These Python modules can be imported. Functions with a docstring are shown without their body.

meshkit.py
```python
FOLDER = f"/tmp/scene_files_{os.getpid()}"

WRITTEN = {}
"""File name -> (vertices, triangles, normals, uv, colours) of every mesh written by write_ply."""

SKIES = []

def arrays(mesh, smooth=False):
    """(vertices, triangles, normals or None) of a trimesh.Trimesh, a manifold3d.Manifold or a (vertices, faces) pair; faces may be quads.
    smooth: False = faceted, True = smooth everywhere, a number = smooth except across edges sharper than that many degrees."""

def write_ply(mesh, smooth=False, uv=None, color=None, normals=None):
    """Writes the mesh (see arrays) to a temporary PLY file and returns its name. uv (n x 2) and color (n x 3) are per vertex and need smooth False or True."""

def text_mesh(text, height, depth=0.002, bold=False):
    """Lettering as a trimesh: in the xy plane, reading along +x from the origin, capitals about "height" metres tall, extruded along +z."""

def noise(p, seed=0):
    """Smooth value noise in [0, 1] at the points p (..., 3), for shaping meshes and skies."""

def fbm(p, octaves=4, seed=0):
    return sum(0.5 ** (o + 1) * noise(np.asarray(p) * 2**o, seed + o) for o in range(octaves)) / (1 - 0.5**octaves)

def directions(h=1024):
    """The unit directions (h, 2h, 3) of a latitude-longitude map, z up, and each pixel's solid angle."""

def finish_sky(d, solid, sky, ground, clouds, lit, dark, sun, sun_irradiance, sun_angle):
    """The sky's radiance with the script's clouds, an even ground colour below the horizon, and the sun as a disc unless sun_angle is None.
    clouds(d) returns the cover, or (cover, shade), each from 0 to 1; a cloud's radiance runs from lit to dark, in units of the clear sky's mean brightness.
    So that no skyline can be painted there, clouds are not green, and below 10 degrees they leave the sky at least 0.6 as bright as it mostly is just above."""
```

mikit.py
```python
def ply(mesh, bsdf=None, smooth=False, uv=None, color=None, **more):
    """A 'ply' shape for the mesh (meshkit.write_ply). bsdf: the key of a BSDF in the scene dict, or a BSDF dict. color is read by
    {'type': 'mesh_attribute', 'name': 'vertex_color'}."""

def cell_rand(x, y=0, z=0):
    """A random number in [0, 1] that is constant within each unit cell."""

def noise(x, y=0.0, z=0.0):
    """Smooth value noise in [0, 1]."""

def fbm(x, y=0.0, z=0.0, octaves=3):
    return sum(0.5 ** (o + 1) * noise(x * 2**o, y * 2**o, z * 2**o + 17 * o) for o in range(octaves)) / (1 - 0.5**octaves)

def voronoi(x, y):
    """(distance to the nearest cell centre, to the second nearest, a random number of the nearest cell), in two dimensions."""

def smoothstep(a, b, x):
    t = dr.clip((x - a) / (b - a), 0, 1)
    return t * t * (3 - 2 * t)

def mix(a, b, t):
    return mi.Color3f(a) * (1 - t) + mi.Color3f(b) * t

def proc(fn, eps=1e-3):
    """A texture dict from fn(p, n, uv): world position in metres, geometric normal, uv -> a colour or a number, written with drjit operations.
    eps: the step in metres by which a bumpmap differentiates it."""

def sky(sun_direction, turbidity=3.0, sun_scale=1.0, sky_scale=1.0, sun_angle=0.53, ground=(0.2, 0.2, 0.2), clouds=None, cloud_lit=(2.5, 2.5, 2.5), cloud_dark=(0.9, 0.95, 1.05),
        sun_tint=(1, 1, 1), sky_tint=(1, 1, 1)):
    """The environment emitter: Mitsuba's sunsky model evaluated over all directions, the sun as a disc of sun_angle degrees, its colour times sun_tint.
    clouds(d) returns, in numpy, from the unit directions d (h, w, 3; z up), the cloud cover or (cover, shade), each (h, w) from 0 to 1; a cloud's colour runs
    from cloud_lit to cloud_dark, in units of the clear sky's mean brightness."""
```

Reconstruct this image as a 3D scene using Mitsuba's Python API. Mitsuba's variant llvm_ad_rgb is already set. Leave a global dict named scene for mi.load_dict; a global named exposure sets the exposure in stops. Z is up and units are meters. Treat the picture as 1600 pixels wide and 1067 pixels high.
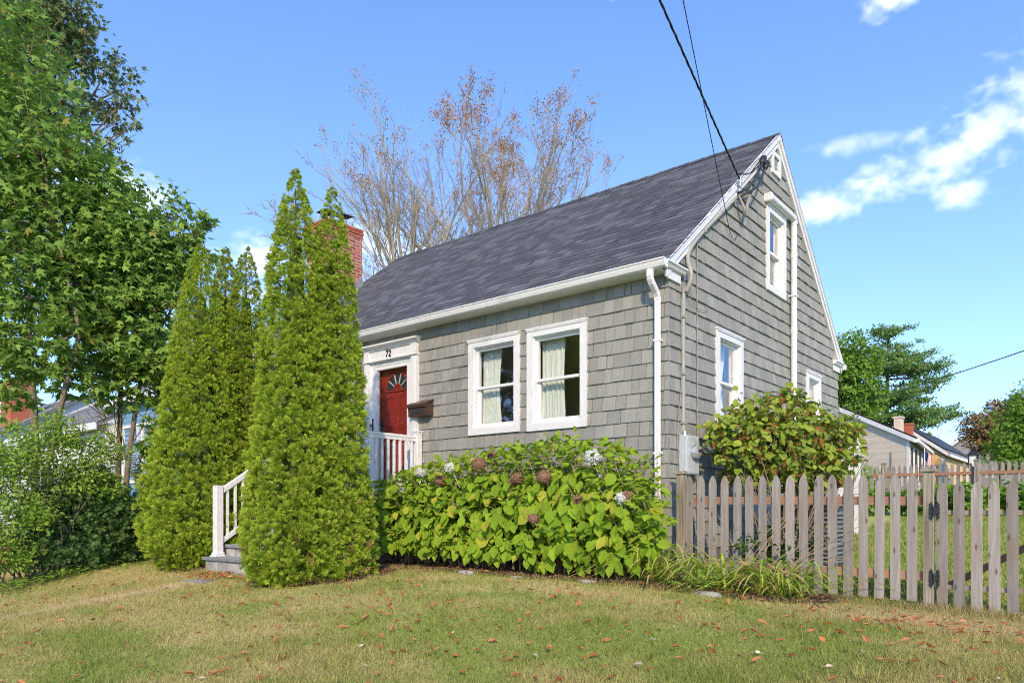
import math, random
import numpy as np
import drjit as dr
import mitsuba as mi
import trimesh
from shapely.geometry import Polygon, box as sbox
import mikit, meshkit
from mikit import proc, noise as tnoise, fbm as tfbm, cell_rand, smoothstep, mix

rng = np.random.default_rng(7)
random.seed(7)
T = mi.ScalarTransform4f
scene = {'type': 'scene'}
labels = {}

# ------------------------------------------------------------------ camera, sky, exposure
YAW = 0.69
EYE = np.array([4.1724, -8.0, 1.5])
FWD = np.array([-math.sin(YAW), math.cos(YAW), 0.0])
scene['camera'] = {
    'type': 'perspective', 'fov_axis': 'x', 'fov': math.degrees(2 * math.atan(800 / 1151.45)),
    'principal_point_offset_x': 0.0, 'principal_point_offset_y': -(800.72 - 533.5) / 1067,
    'near_clip': 0.1, 'far_clip': 2000.0,
    'to_world': T().look_at(origin=EYE.tolist(), target=(EYE + FWD).tolist(), up=[0, 0, 1])}
EL, AZ = math.radians(28), math.radians(40)          # sun: behind the camera, to the right of the facade's normal
SUN = [math.cos(EL) * math.sin(AZ), -math.cos(EL) * math.cos(AZ), math.sin(EL)]


def cloud_cover(d):
    """Small fair-weather clouds: soft-edged banks in an otherwise clear sky."""
    az = np.arctan2(d[..., 0], d[..., 1])
    el = np.arcsin(np.clip(d[..., 2], -1, 1))
    p = np.stack([az * 22, el * 36, 0 * az], -1)
    n = meshkit.fbm(p + [3.1, 7.7, 0], 6, seed=3)
    fine = meshkit.fbm(p * 4, 4, seed=9)
    cover = 0 * az
    banks = [(-.290, .362, .045, .016, .75), (-.232, .376, .05, .018, .85), (-.165, .395, .05, .020, .8), (-.112, .412, .05, .030, .9), (-.06, .432, .05, .035, .9), (-.145, .352, .03, .012, .6),
             (-.209, .556, .036, .012, .8), (-.56, .612, .036, .008, .6), (-1.024, .317, .04, .022, .85), (-1.03, .27, .04, .016, .45), (-.867, .335, .06, .035, .5), (-1.21, .365, .05, .032, .75),
             (-1.17, .36, .04, .024, .7), (-.27, .425, .05, .010, .35), (.35, .42, .25, .07, .8), (2.4, .4, .4, .1, .7), (-2.3, .5, .3, .09, .7), (1.3, .5, .3, .08, .7)]
    for a, e, wa, we, s in banks:
        r = np.sqrt(((az - a) / wa) ** 2 + ((el - e) / we) ** 2)
        cover = np.maximum(cover, s * np.clip((1.3 - r - 2.0 * (0.52 - n) - 1.0 * (.5 - fine)) * .72, 0, 1) ** 1.2)
    return cover * .9, np.clip(0.55 - fine * .7, 0, 1)


scene['sky'] = mikit.sky(SUN, turbidity=2.4, sun_scale=.86, sun_tint=(1.04, 1.06, 1.11), sky_scale=2.9, sun_angle=1.1, sky_tint=(.73, .81, 1.13), clouds=cloud_cover, cloud_lit=(3.2, 3.2, 3.2), cloud_dark=(2.2, 2.3, 2.4),
                         ground=(0.16, 0.17, 0.10))
exposure = 1.80

# ------------------------------------------------------------------ helpers


def uniq(key):
    if key not in used:
        used.add(key)
        return key
    i = counts.get(key, 0) + 1
    while f'{key}_{i:03d}' in used:
        i += 1
    counts[key] = i
    used.add(f'{key}_{i:03d}')
    return f'{key}_{i:03d}'


used, counts = set(), {}


class MB:
    """Collects triangles (with a uv per vertex: u = a random number of the piece, v = free)."""

    def __init__(self):
        self.v, self.f, self.u, self.n = [], [], [], 0

    def add(self, v, f, u=0.5, w=None):
        v = np.asarray(v, float)
        f = np.asarray(f, int)
        if f.shape[1] == 4:
            f = np.vstack([f[:, [0, 1, 2]], f[:, [0, 2, 3]]])
        self.v.append(v)
        self.f.append(f + self.n)
        uv = np.zeros((len(v), 2))
        uv[:, 0] = u
        uv[:, 1] = 0.5 if w is None else w
        self.u.append(uv)
        self.n += len(v)
        return self

    def box(self, a, b, u=0.5, ch=0.0):
        a, b = np.minimum(a, b).astype(float), np.maximum(a, b).astype(float)
        if ch <= 0:
            v = np.array([[x, y, z] for x in (a[0], b[0]) for y in (a[1], b[1]) for z in (a[2], b[2])])
            self.add(v, BOXF, u)
        else:
            v, f = chbox(b - a, ch)
            self.add(v + (a + b) / 2, f, u)
        return self

    def beam(self, p0, p1, w, h, u=0.5, up=(0, 0, 1), ch=0.0):
        p0, p1 = np.asarray(p0, float), np.asarray(p1, float)
        x = p1 - p0
        L = np.linalg.norm(x)
        x = x / L
        if abs(np.dot(unit(up), x)) > .999:
            up = (0, 1, 0)
        y = np.cross(up, x)
        y /= np.linalg.norm(y)
        z = np.cross(x, y)
        v, f = chbox(np.array([L, w, h]), ch) if ch > 0 else (np.array([[a, b, c] for a in (-L / 2, L / 2) for b in (-w / 2, w / 2) for c in (-h / 2, h / 2)]), BOXF)
        self.add((p0 + p1) / 2 + v @ np.array([x, y, z]), f, u)
        return self

    def tube(self, pts, rad, n=8, u=0.5, cap=True):
        v, f = tube(pts, rad, n, cap)
        self.add(v, f, u)
        return self

    def prism(self, poly, frame, w0, w1, u=0.5):
        """poly (k,2) convex or not; frame(p2, w) -> 3D."""
        m = trimesh.creation.extrude_polygon(Polygon(poly), 1.0, engine='earcut')
        v = np.array(m.vertices)
        self.add(frame(v[:, :2], w0 + (w1 - w0) * v[:, 2]), m.faces, u)
        return self

    def tri(self, mesh, u=0.5):
        self.add(mesh.vertices, mesh.faces, u)
        return self

    def get(self):
        return (np.vstack(self.v), np.vstack(self.f)), np.vstack(self.u)


BOXF = np.array([[0, 1, 3], [0, 3, 2], [4, 6, 7], [4, 7, 5], [0, 4, 5], [0, 5, 1], [2, 3, 7], [2, 7, 6], [0, 2, 6], [0, 6, 4], [1, 5, 7], [1, 7, 3]])
_ch = {}


def chbox(size, ch):
    key = (tuple(np.round(size, 4)), ch)
    if key not in _ch:
        h = np.asarray(size) / 2
        pts = []
        for s in np.ndindex(2, 2, 2):
            sg = np.array(s) * 2 - 1
            for k in range(3):
                q = h - ch
                q[k] = h[k]
                pts.append(q * sg)
        hull = trimesh.convex.convex_hull(np.array(pts))
        _ch[key] = (np.array(hull.vertices), np.array(hull.faces))
    return _ch[key]


def tube(pts, rad, n=8, cap=True):
    pts = np.asarray(pts, float)
    rad = np.broadcast_to(np.asarray(rad, float), (len(pts),))
    t = np.gradient(pts, axis=0)
    t /= np.linalg.norm(t, axis=1, keepdims=True) + 1e-12
    ref = np.array([0.31, 0.17, 0.93]) if abs(t[0][2]) < .8 else np.array([.94, .3, .1])
    a = np.cross(t, ref)
    a /= np.linalg.norm(a, axis=1, keepdims=True) + 1e-12
    b = np.cross(t, a)
    ang = np.arange(n) * 2 * np.pi / n
    ring = pts[:, None] + rad[:, None, None] * (np.cos(ang)[None, :, None] * a[:, None] + np.sin(ang)[None, :, None] * b[:, None])
    v = ring.reshape(-1, 3)
    i, j = np.meshgrid(np.arange(len(pts) - 1), np.arange(n), indexing='ij')
    k = (j + 1) % n
    f = np.stack([i * n + j, i * n + k, (i + 1) * n + k, (i + 1) * n + j], -1).reshape(-1, 4)
    f = np.vstack([f[:, [0, 1, 2]], f[:, [0, 2, 3]]])
    if cap:
        v = np.vstack([v, pts[:1], pts[-1:]])
        c0, c1 = len(v) - 2, len(v) - 1
        js = np.arange(n)
        f = np.vstack([f, np.stack([(js + 1) % n, js, 0 * js + c0], 1), np.stack([(len(pts) - 1) * n + js, (len(pts) - 1) * n + (js + 1) % n, 0 * js + c1], 1)])
    return v, f


def obj(name, mb, bsdf, parent=None, smooth=False, label=None, cat=None, group=None, kind=None):
    key = uniq(name if parent is None else parent + '__' + name)
    mesh, uv = mb.get() if isinstance(mb, MB) else (mb, None)
    scene[key] = mikit.ply(mesh, bsdf, smooth, uv=uv if isinstance(smooth, bool) else None)
    tag(key, label, cat, group, kind)
    return key


def tag(key, label=None, cat=None, group=None, kind=None):
    d = {k: v for k, v in dict(label=label, category=cat, group=group, kind=kind).items() if v}
    if d:
        labels[key] = {**labels.get(key, {}), **d}


def thing(name, label, cat, group=None):
    key = uniq(name)
    tag(key, label, cat, group)
    return key


def unit(v):
    v = np.asarray(v, float)
    return v / (np.linalg.norm(v, axis=-1, keepdims=True) + 1e-12)


def scatter(mb, tv, tf, tw, pos, ax, nr, size, rnd, width=1.0):
    """Copies of a leaf template (length along x, normal along z) at pos, length axis ax, normal hint nr."""
    x = unit(ax)
    y = unit(np.cross(nr, x))
    z = np.cross(x, y)
    n, m = len(pos), len(tv)
    size = np.broadcast_to(size, (n,))
    t = tv[None] * size[:, None, None]
    v = pos[:, None] + t[..., 0:1] * x[:, None] + t[..., 1:2] * width * y[:, None] + t[..., 2:3] * z[:, None]
    f = (tf[None] + (np.arange(n) * m)[:, None, None]).reshape(-1, 3)
    mb.add(v.reshape(-1, 3), f, np.repeat(rnd, m), np.tile(tw, n))


def rdir(n):
    return unit(rng.normal(size=(n, 3)))


# ------------------------------------------------------------------ materials
def V(*c):
    return mi.Color3f(*c)


def two(name, **kw):
    scene[name] = {'type': 'twosided', 'b': {'type': 'principled', **kw}}


def rgb(*c):
    return {'type': 'rgb', 'value': list(c)}


def leafmat(name, a, b, c=None, tip=None, rough=.5, trans=.7, csh=.12, tipfrom=.55):
    """Leaf colours: between a and b by the leaf's own number, a few of colour c, towards the tip colour along the leaf."""
    def fn(p, n, uv):
        r = uv.x
        col = mix(a, b, r)
        if c is not None:
            col = dr.select(cell_rand(r * 977.0, 3, 1) < csh, mix(c, b, .25 * cell_rand(r * 577.0, 1, 2)), col)
        if tip is not None:
            col = mix(col, tip, smoothstep(tipfrom, 1.0, uv.y))
        return col * (.85 + .3 * cell_rand(r * 1771.0, 5, 5))
    scene[name] = {'type': 'principledthin', 'base_color': proc(fn), 'roughness': rough, 'diff_trans': trans, 'spec_trans': 0.0, 'eta': 1.4}


def siding_fn(p, n, uv):
    h = p.x + p.y
    grain = tnoise(h * 190.0, p.z * 3.0, uv.x * 50.0)
    worn = tfbm(h * 1.7, p.z * 2.3, 3.0)
    col = mix((.240, .239, .218), (.310, .308, .278), uv.x)
    return col * (.87 + .2 * grain) * (.9 + .2 * worn)


two('siding', base_color=proc(siding_fn), roughness=.75, specular=.3)
two('sheathing', base_color=rgb(.12, .118, .108), roughness=.9)
two('white_paint', base_color=proc(lambda p, n, uv: V(.68, .68, .675) * (.93 + .1 * tfbm(p.x * 7 + p.y * 7, p.z * 5, p.y * 3))), roughness=.45)
two('white_vinyl', base_color=rgb(.69, .69, .69), roughness=.35)
two('plaster', base_color=rgb(.60, .57, .50), roughness=.9)


def roof_fn(p, n, uv):
    g = tnoise(p.x * 260.0, p.y * 260.0, p.z * 200.0)
    big = tfbm(p.x * .8, p.y * .8, 1.0)
    col = mix((.054, .058, .067), (.106, .112, .127), uv.x * uv.x)
    return col * (.75 + .5 * g) * (.93 + .14 * big)


two('roof_shingles', base_color=proc(roof_fn), roughness=.85, specular=.35)
two('brick', base_color=proc(lambda p, n, uv: mix((.26, .065, .04), (.47, .15, .075), uv.x) * (.75 + .5 * tfbm(p.x * 40, p.y * 40, p.z * 40))), roughness=.85)
two('mortar', base_color=rgb(.50, .46, .41), roughness=.95)
two('lead', base_color=proc(lambda p, n, uv: V(.30, .30, .31) * (.75 + .5 * tfbm(p.x * 9, p.y * 22, p.z * 2))), roughness=.55, metallic=.3)
two('zinc', base_color=rgb(.42, .43, .44), roughness=.4, metallic=.7)
two('dark_metal', base_color=rgb(.05, .05, .055), roughness=.5, metallic=.3)
two('black_iron', base_color=rgb(.022, .022, .024), roughness=.45)
two('cable_black', base_color=rgb(.02, .02, .022), roughness=.6)
two('cable_grey', base_color=rgb(.27, .255, .23), roughness=.6)
two('conduit_paint', base_color=rgb(.33, .32, .28), roughness=.6)
two('copper_brown', base_color=proc(lambda p, n, uv: mix((.055, .033, .026), (.13, .075, .05), tfbm(p.x * 14, p.y * 9, p.z * 14))), roughness=.42, metallic=.35)
two('meter_paint', base_color=proc(lambda p, n, uv: V(.44, .48, .50) * (.9 + .15 * tfbm(p.x * 11, p.y * 11, p.z * 7))), roughness=.45)
two('meter_glass', base_color=rgb(.5, .52, .53), roughness=.08, metallic=.5, clearcoat=1.0)


def red_fn(p, n, uv):
    chips = smoothstep(.79, .83, tfbm(p.x * 23, p.z * 23, 8.0)) * smoothstep(.50, .62, tfbm(p.x * 3.1, p.z * 2.1, 2.0))
    return mix(V(.275, .028, .022) * (.8 + .4 * tfbm(p.x * 5, p.z * 3, 1.0)), (.62, .52, .48), chips)


two('red_paint', base_color=proc(red_fn), roughness=.42)
two('ink', base_color=rgb(.015, .015, .015), roughness=.5)
scene['pane_glass'] = {'type': 'thindielectric', 'int_ior': 1.78}   # double glazing
two('curtain_cloth', base_color=proc(lambda p, n, uv: V(.58, .64, .59) * (.9 + .15 * tfbm(p.x * 4, p.z * 2, p.y * 4))), roughness=.9, sheen=.3)


def picket_fn(p, n, uv):
    h = p.x + p.y
    g = tnoise(h * 140.0 + 9 * tnoise(p.z * 3, h * 9, uv.x * 31), p.z * 4.0, uv.x * 70.0)
    g2 = tnoise(h * 45.0, p.z * 1.6, uv.x * 90.0)
    blot = tfbm(h * 6 + uv.x * 40, p.z * 2.6, uv.x * 20)
    col = mix((.165, .142, .120), (.380, .352, .315), dr.clip(.15 + .5 * g + .45 * g2 - .25 * (blot - .5), 0, 1))
    col = mix(col, (.28, .20, .15), smoothstep(.5, .75, blot) * .45)
    d1, d2, w = mikit.voronoi(h * 9.0 + uv.x * 13, p.z * 3.2 + uv.x * 57)
    knot = (1 - smoothstep(.05, .13, d1)) * dr.select(w < .5, 1.0, 0.0)
    col = mix(col, (.10, .062, .045), knot * .8)
    return col * (.70 + .36 * uv.x)


two('weathered_wood', base_color=proc(picket_fn), roughness=.85)
two('cedar_rail', base_color=proc(lambda p, n, uv: mix((.22, .105, .060), (.36, .20, .125), tfbm((p.x) * 3, p.z * 70, p.y * 30)) * (.8 + .4 * uv.x)), roughness=.8)
two('fence_post_wood', base_color=proc(lambda p, n, uv: mix((.16, .13, .095), (.36, .32, .25), tnoise((p.x + p.y) * 70, p.z * 3, 2.0)) * (.75 + .5 * tfbm(p.x * 8, p.z * 5, p.y * 8))), roughness=.85)


def stone_fn(p, n, uv):
    big = tfbm((p.x + p.y) * 6 + uv.x * 30, p.z * 5, uv.x * 20)
    fine = tfbm((p.x + p.y) * 34, p.z * 26, uv.x * 20)
    col = mix((.20, .20, .195), (.46, .45, .42), dr.clip(big * 1.3 - .1, 0, 1))
    col = mix(col, (.34, .29, .19), smoothstep(.55, .75, tfbm(p.x * 3 + uv.x * 60, p.z * 3, 5.0)) * .7)
    return col * (.65 + .6 * fine)


two('field_stone', base_color=proc(stone_fn), roughness=.85)
two('bluestone', base_color=proc(lambda p, n, uv: V(.20, .21, .215) * (.75 + .5 * tfbm(p.x * 7, p.y * 7, p.z * 7)) * (.9 + .2 * tnoise(p.x * 90, p.y * 90, 0.0))), roughness=.75)
two('concrete', base_color=proc(lambda p, n, uv: V(.32, .315, .30) * (.7 + .6 * tfbm(p.x * 4, p.y * 4, p.z * 4))), roughness=.9)


def lawn_col(p):
    a = tfbm(p.x * .45, p.y * .55, 4.0, 4)
    b = tfbm(p.x * 1.9 + 9, p.y * 2.1, 2.0, 3)
    dry = smoothstep(.34, .62, a * .6 + b * .45)
    front = 1 - smoothstep(-.1, .7, p.y)
    green = mix((.190, .275, .050), (.270, .315, .080), b)
    col = mix(green, mix((.375, .315, .120), (.480, .400, .180), b), (.16 + .68 * dry) * front + (1 - front) * .15 * dry)
    # the trodden line from the steps to the street
    px = -4.95 + .10 * (p.y + 3) + .18 * (tnoise(p.y * 1.3, 3.0) - .5)
    path = (1 - smoothstep(.05, .34, dr.abs(p.x - px))) * (1 - smoothstep(-3.3, -2.9, p.y))
    gate = (1 - smoothstep(.4, 1.3, dr.sqrt(dr.square((p.x - 2.7) * .8) + dr.square((p.y + .8) * 1.2)) + .5 * (b - .5)))
    col = mix(col, (.47, .36, .20), dr.clip(path * .8 + gate * .75, 0, 1) * (.55 + .6 * b))
    return col


def ground_fn(p, n, uv):
    col = lawn_col(p) * (.62 + .5 * tnoise(p.x * 130, p.y * 130, 0.0)) * (.85 + .3 * tnoise(p.x * 31, p.y * 31, 0.0))
    far = smoothstep(20.0, 40.0, dr.sqrt(p.x * p.x + p.y * p.y))
    return mix(col, (.10, .14, .045), far)


two('lawn_ground', base_color=proc(ground_fn), roughness=.95, specular=.1)
scene['grass_blade'] = {'type': 'principledthin', 'base_color': proc(lambda p, n, uv: lawn_col(p) * (.50 + 1.05 * uv.x)), 'roughness': .6, 'diff_trans': .5, 'spec_trans': 0.0, 'eta': 1.35}
two('mulch_soil', base_color=proc(lambda p, n, uv: mix((.045, .027, .018), (.13, .075, .047), tfbm(p.x * 28, p.y * 28, 1.0))), roughness=.95)
two('mulch_chip', base_color=proc(lambda p, n, uv: mix((.07, .036, .022), (.24, .13, .075), uv.x)), roughness=.9)
two('fallen_leaf_brown', base_color=proc(lambda p, n, uv: mix((.25, .080, .028), (.50, .20, .07), uv.x) * (.8 + .4 * tnoise(p.x * 90, p.y * 90, p.z * 90))), roughness=.65)
two('fallen_leaf_pale', base_color=proc(lambda p, n, uv: mix((.42, .33, .22), (.66, .58, .46), uv.x)), roughness=.7)
two('pale_stone', base_color=proc(lambda p, n, uv: V(.34, .33, .30) * (.65 + .6 * tfbm(p.x * 17, p.y * 17, p.z * 17))), roughness=.85)
two('bark', base_color=proc(lambda p, n, uv: mix((.10, .078, .055), (.25, .20, .145), tfbm(p.x * 25, p.y * 25, p.z * 5)) * (.8 + .4 * uv.x)), roughness=.9)
two('bark_pale', base_color=proc(lambda p, n, uv: mix((.16, .135, .10), (.48, .43, .33), tfbm(p.x * 5, p.y * 5, p.z * 1.3)) * (.75 + .5 * uv.x)), roughness=.9)
two('dry_stem', base_color=proc(lambda p, n, uv: mix((.30, .21, .13), (.50, .38, .24), uv.x)), roughness=.8)
leafmat('cedar_leaf', (.195, .315, .024), (.370, .490, .052), c=(.30, .24, .07), csh=.04, tip=(.54, .65, .105), rough=.55, trans=.6, tipfrom=.35)
leafmat('cedar_leaf_dark', (.170, .275, .024), (.310, .415, .044), c=(.28, .20, .06), csh=.09, tip=(.45, .56, .085), rough=.55, trans=.55, tipfrom=.4)
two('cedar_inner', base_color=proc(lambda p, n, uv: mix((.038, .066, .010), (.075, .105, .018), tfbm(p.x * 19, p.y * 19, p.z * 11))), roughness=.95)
two('dead_sprays', base_color=proc(lambda p, n, uv: mix((.15, .085, .035), (.30, .19, .08), uv.x)), roughness=.9)
leafmat('maple_leaf', (.165, .300, .055), (.320, .465, .110), c=(.30, .26, .07), csh=.03, rough=.45, trans=.75)
leafmat('oak_leaf', (.150, .210, .085), (.280, .340, .150), c=(.24, .17, .06), csh=.04, rough=.5, trans=.5)
leafmat('privet_leaf', (.200, .360, .050), (.400, .550, .110), c=(.32, .28, .08), csh=.03, rough=.45, trans=.8)
leafmat('yew_leaf', (.075, .165, .060), (.180, .300, .090), rough=.5, trans=.4)
leafmat('hydrangea_leaf', (.190, .335, .030), (.350, .490, .050), c=(.46, .47, .065), csh=.10, rough=.42, trans=.8)
leafmat('shrub_leaf', (.210, .310, .046), (.390, .470, .080), c=(.28, .12, .045), csh=.15, rough=.45, trans=.7)
leafmat('evergreen_leaf', (.040, .105, .016), (.090, .180, .028), rough=.35, trans=.4)
leafmat('strap_leaf', (.24, .40, .05), (.46, .56, .085), c=(.58, .42, .18), csh=.15, tip=(.55, .48, .13), tipfrom=.8, rough=.5, trans=.7)
leafmat('orange_leaf', (.34, .15, .045), (.55, .28, .08), rough=.6, trans=.6)
leafmat('bronze_leaf', (.25, .19, .09), (.44, .30, .15), c=(.10, .13, .04), csh=.25, rough=.55, trans=.6)
leafmat('far_green_leaf', (.130, .270, .036), (.270, .420, .075), rough=.5, trans=.7)
leafmat('pine_needles', (.110, .230, .070), (.240, .390, .110), c=(.16, .13, .06), csh=.05, rough=.5, trans=.4)
two('white_petal', base_color=proc(lambda p, n, uv: mix((.42, .45, .38), (.62, .63, .60), uv.x)), roughness=.7)
two('brown_petal', base_color=proc(lambda p, n, uv: mix((.15, .075, .045), (.33, .19, .12), uv.x)), roughness=.8)
two('blue_siding', base_color=proc(lambda p, n, uv: V(.16, .30, .47) * (.9 + .2 * uv.x)), roughness=.7)
two('pale_siding', base_color=proc(lambda p, n, uv: V(.60, .62, .63) * (.92 + .16 * uv.x)), roughness=.7)
two('beige_siding', base_color=proc(lambda p, n, uv: V(.56, .48, .385) * (.94 + .12 * uv.x)), roughness=.7)
two('yellow_siding', base_color=proc(lambda p, n, uv: V(.62, .43, .20) * (.94 + .12 * uv.x)), roughness=.7)
two('grey_siding', base_color=proc(lambda p, n, uv: V(.27, .27, .275) * (.94 + .12 * uv.x)), roughness=.7)
two('far_roof', base_color=proc(lambda p, n, uv: V(.15, .155, .17) * (.8 + .4 * uv.x) * (.85 + .3 * tnoise(p.x * 14, p.y * 14, p.z * 14))), roughness=.85)
two('solar_black', base_color=rgb(.03, .033, .045), roughness=.55)
two('window_dark', base_color=rgb(.035, .042, .05), roughness=.1, clearcoat=.8)
two('shutter_green', base_color=rgb(.03, .05, .042), roughness=.6)


def flag_fn(p, n, uv):
    stripe = dr.floor(uv.y * 13.0)
    odd = stripe - 2 * dr.floor(stripe / 2)
    col = dr.select(odd < .5, V(.50, .03, .04), V(.8, .8, .8))
    return dr.select((uv.x < .4) & (uv.y > 6 / 13), V(.03, .045, .16), col)


two('flag_cloth', base_color=proc(flag_fn), roughness=.8)

# ------------------------------------------------------------------ ground


def zg(x, y):
    """Height of the ground: the lawn rises from the street to the house, the back yard rises gently on."""
    x, y = np.asarray(x, float), np.asarray(y, float)
    z1 = .13 * (y + 8)
    z1 = np.where(y < -8.6, -.078 + .01 * (y + 8.6), z1)
    z2 = .715 + .046 * np.clip(y, 0, 22) + .012 * np.clip(y - 22, 0, 400)
    k = .06
    z = -k * np.log(np.exp(-np.clip(z1, -3, 3) / k) + np.exp(-z2 / k))
    z = np.where(y > 2, z2, z)
    z = z - .05 * np.clip(x, -.5, 6) * np.clip((y + 5) / 4, 0, 1) * np.clip((12 - y) / 8, 0, 1)
    bump = meshkit.fbm(np.stack([x * .9, y * .9, 0 * x], -1), 3, seed=5) - .5
    return z + .05 * bump * np.clip((y + 9) / 2, 0, 1) * np.clip((6 - y) / 3, 0.2, 1)


gx = np.unique(np.concatenate([np.linspace(-400, -40, 13), np.linspace(-40, -12, 29), np.linspace(-12, 9, 141), np.linspace(9, 40, 32), np.linspace(40, 400, 13)]))
gy = np.unique(np.concatenate([np.linspace(-400, -30, 11), np.linspace(-30, -9, 22), np.linspace(-9, 3, 97), np.linspace(3, 40, 50), np.linspace(40, 500, 16)]))
GX, GY = np.meshgrid(gx, gy, indexing='ij')
nI, nJ = GX.shape
ii, jj = np.meshgrid(np.arange(nI - 1), np.arange(nJ - 1), indexing='ij')
gf = np.stack([ii * nJ + jj, (ii + 1) * nJ + jj, (ii + 1) * nJ + jj + 1, ii * nJ + jj + 1], -1).reshape(-1, 4)
m = MB().add(np.stack([GX, GY, zg(GX, GY)], -1).reshape(-1, 3), gf)
obj('ground', m, 'lawn_ground', smooth=True, kind='structure')

# planting bed along the front wall and round to the fence
BED = Polygon([(-4.1, -.02), (-4.12, -1.18), (-3.3, -1.34), (-2.2, -1.27), (-1.0, -1.30), (-.1, -1.24), (.6, -1.02), (1.3, -.86), (1.9, -.62), (1.95, -.12), (.3, .1), (.05, -.02)]).buffer(.12).buffer(-.06)
DRIP = Polygon([(-3.85, -3.25), (-3.1, -3.15), (-2.75, -2.5), (-3.0, -1.6), (-4.1, -1.2), (-4.15, -2.9)])
DRIPL = Polygon([(-5.66, -2.8), (-6.2, -3.0), (-6.9, -2.6), (-6.9, -1.5), (-5.7, -1.2)])


def flat_sheet(poly, lift, step=.09):
    x0, y0, x1, y1 = poly.bounds
    xs, ys = np.arange(x0 - step, x1 + step, step), np.arange(y0 - step, y1 + step, step)
    X, Y = np.meshgrid(xs, ys, indexing='ij')
    import shapely
    inside = shapely.contains_xy(poly, X + step / 2, Y + step / 2)[:-1, :-1]
    i, j = np.nonzero(inside)
    ny = len(ys)
    f = np.stack([i * ny + j, (i + 1) * ny + j, (i + 1) * ny + j + 1, i * ny + j + 1], -1)
    edge = shapely.distance(shapely.boundary(poly), shapely.points(X, Y))
    n = meshkit.fbm(np.stack([X * 7, Y * 7, 0 * X], -1), 3, seed=8)
    Z = zg(X, Y) + lift * np.clip(edge / .12, .25, 1) + .03 * (n - .4) * np.clip(edge / .15, .1, 1)
    return MB().add(np.stack([X, Y, Z], -1).reshape(-1, 3), f)


obj('mulch_bed', flat_sheet(BED, .03), 'mulch_soil', smooth=True, kind='structure')
obj('mulch_bed', flat_sheet(DRIP, .022), 'mulch_soil', smooth=True, kind='structure')
obj('mulch_bed', flat_sheet(DRIPL, .022), 'mulch_soil', smooth=True, kind='structure')


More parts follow.
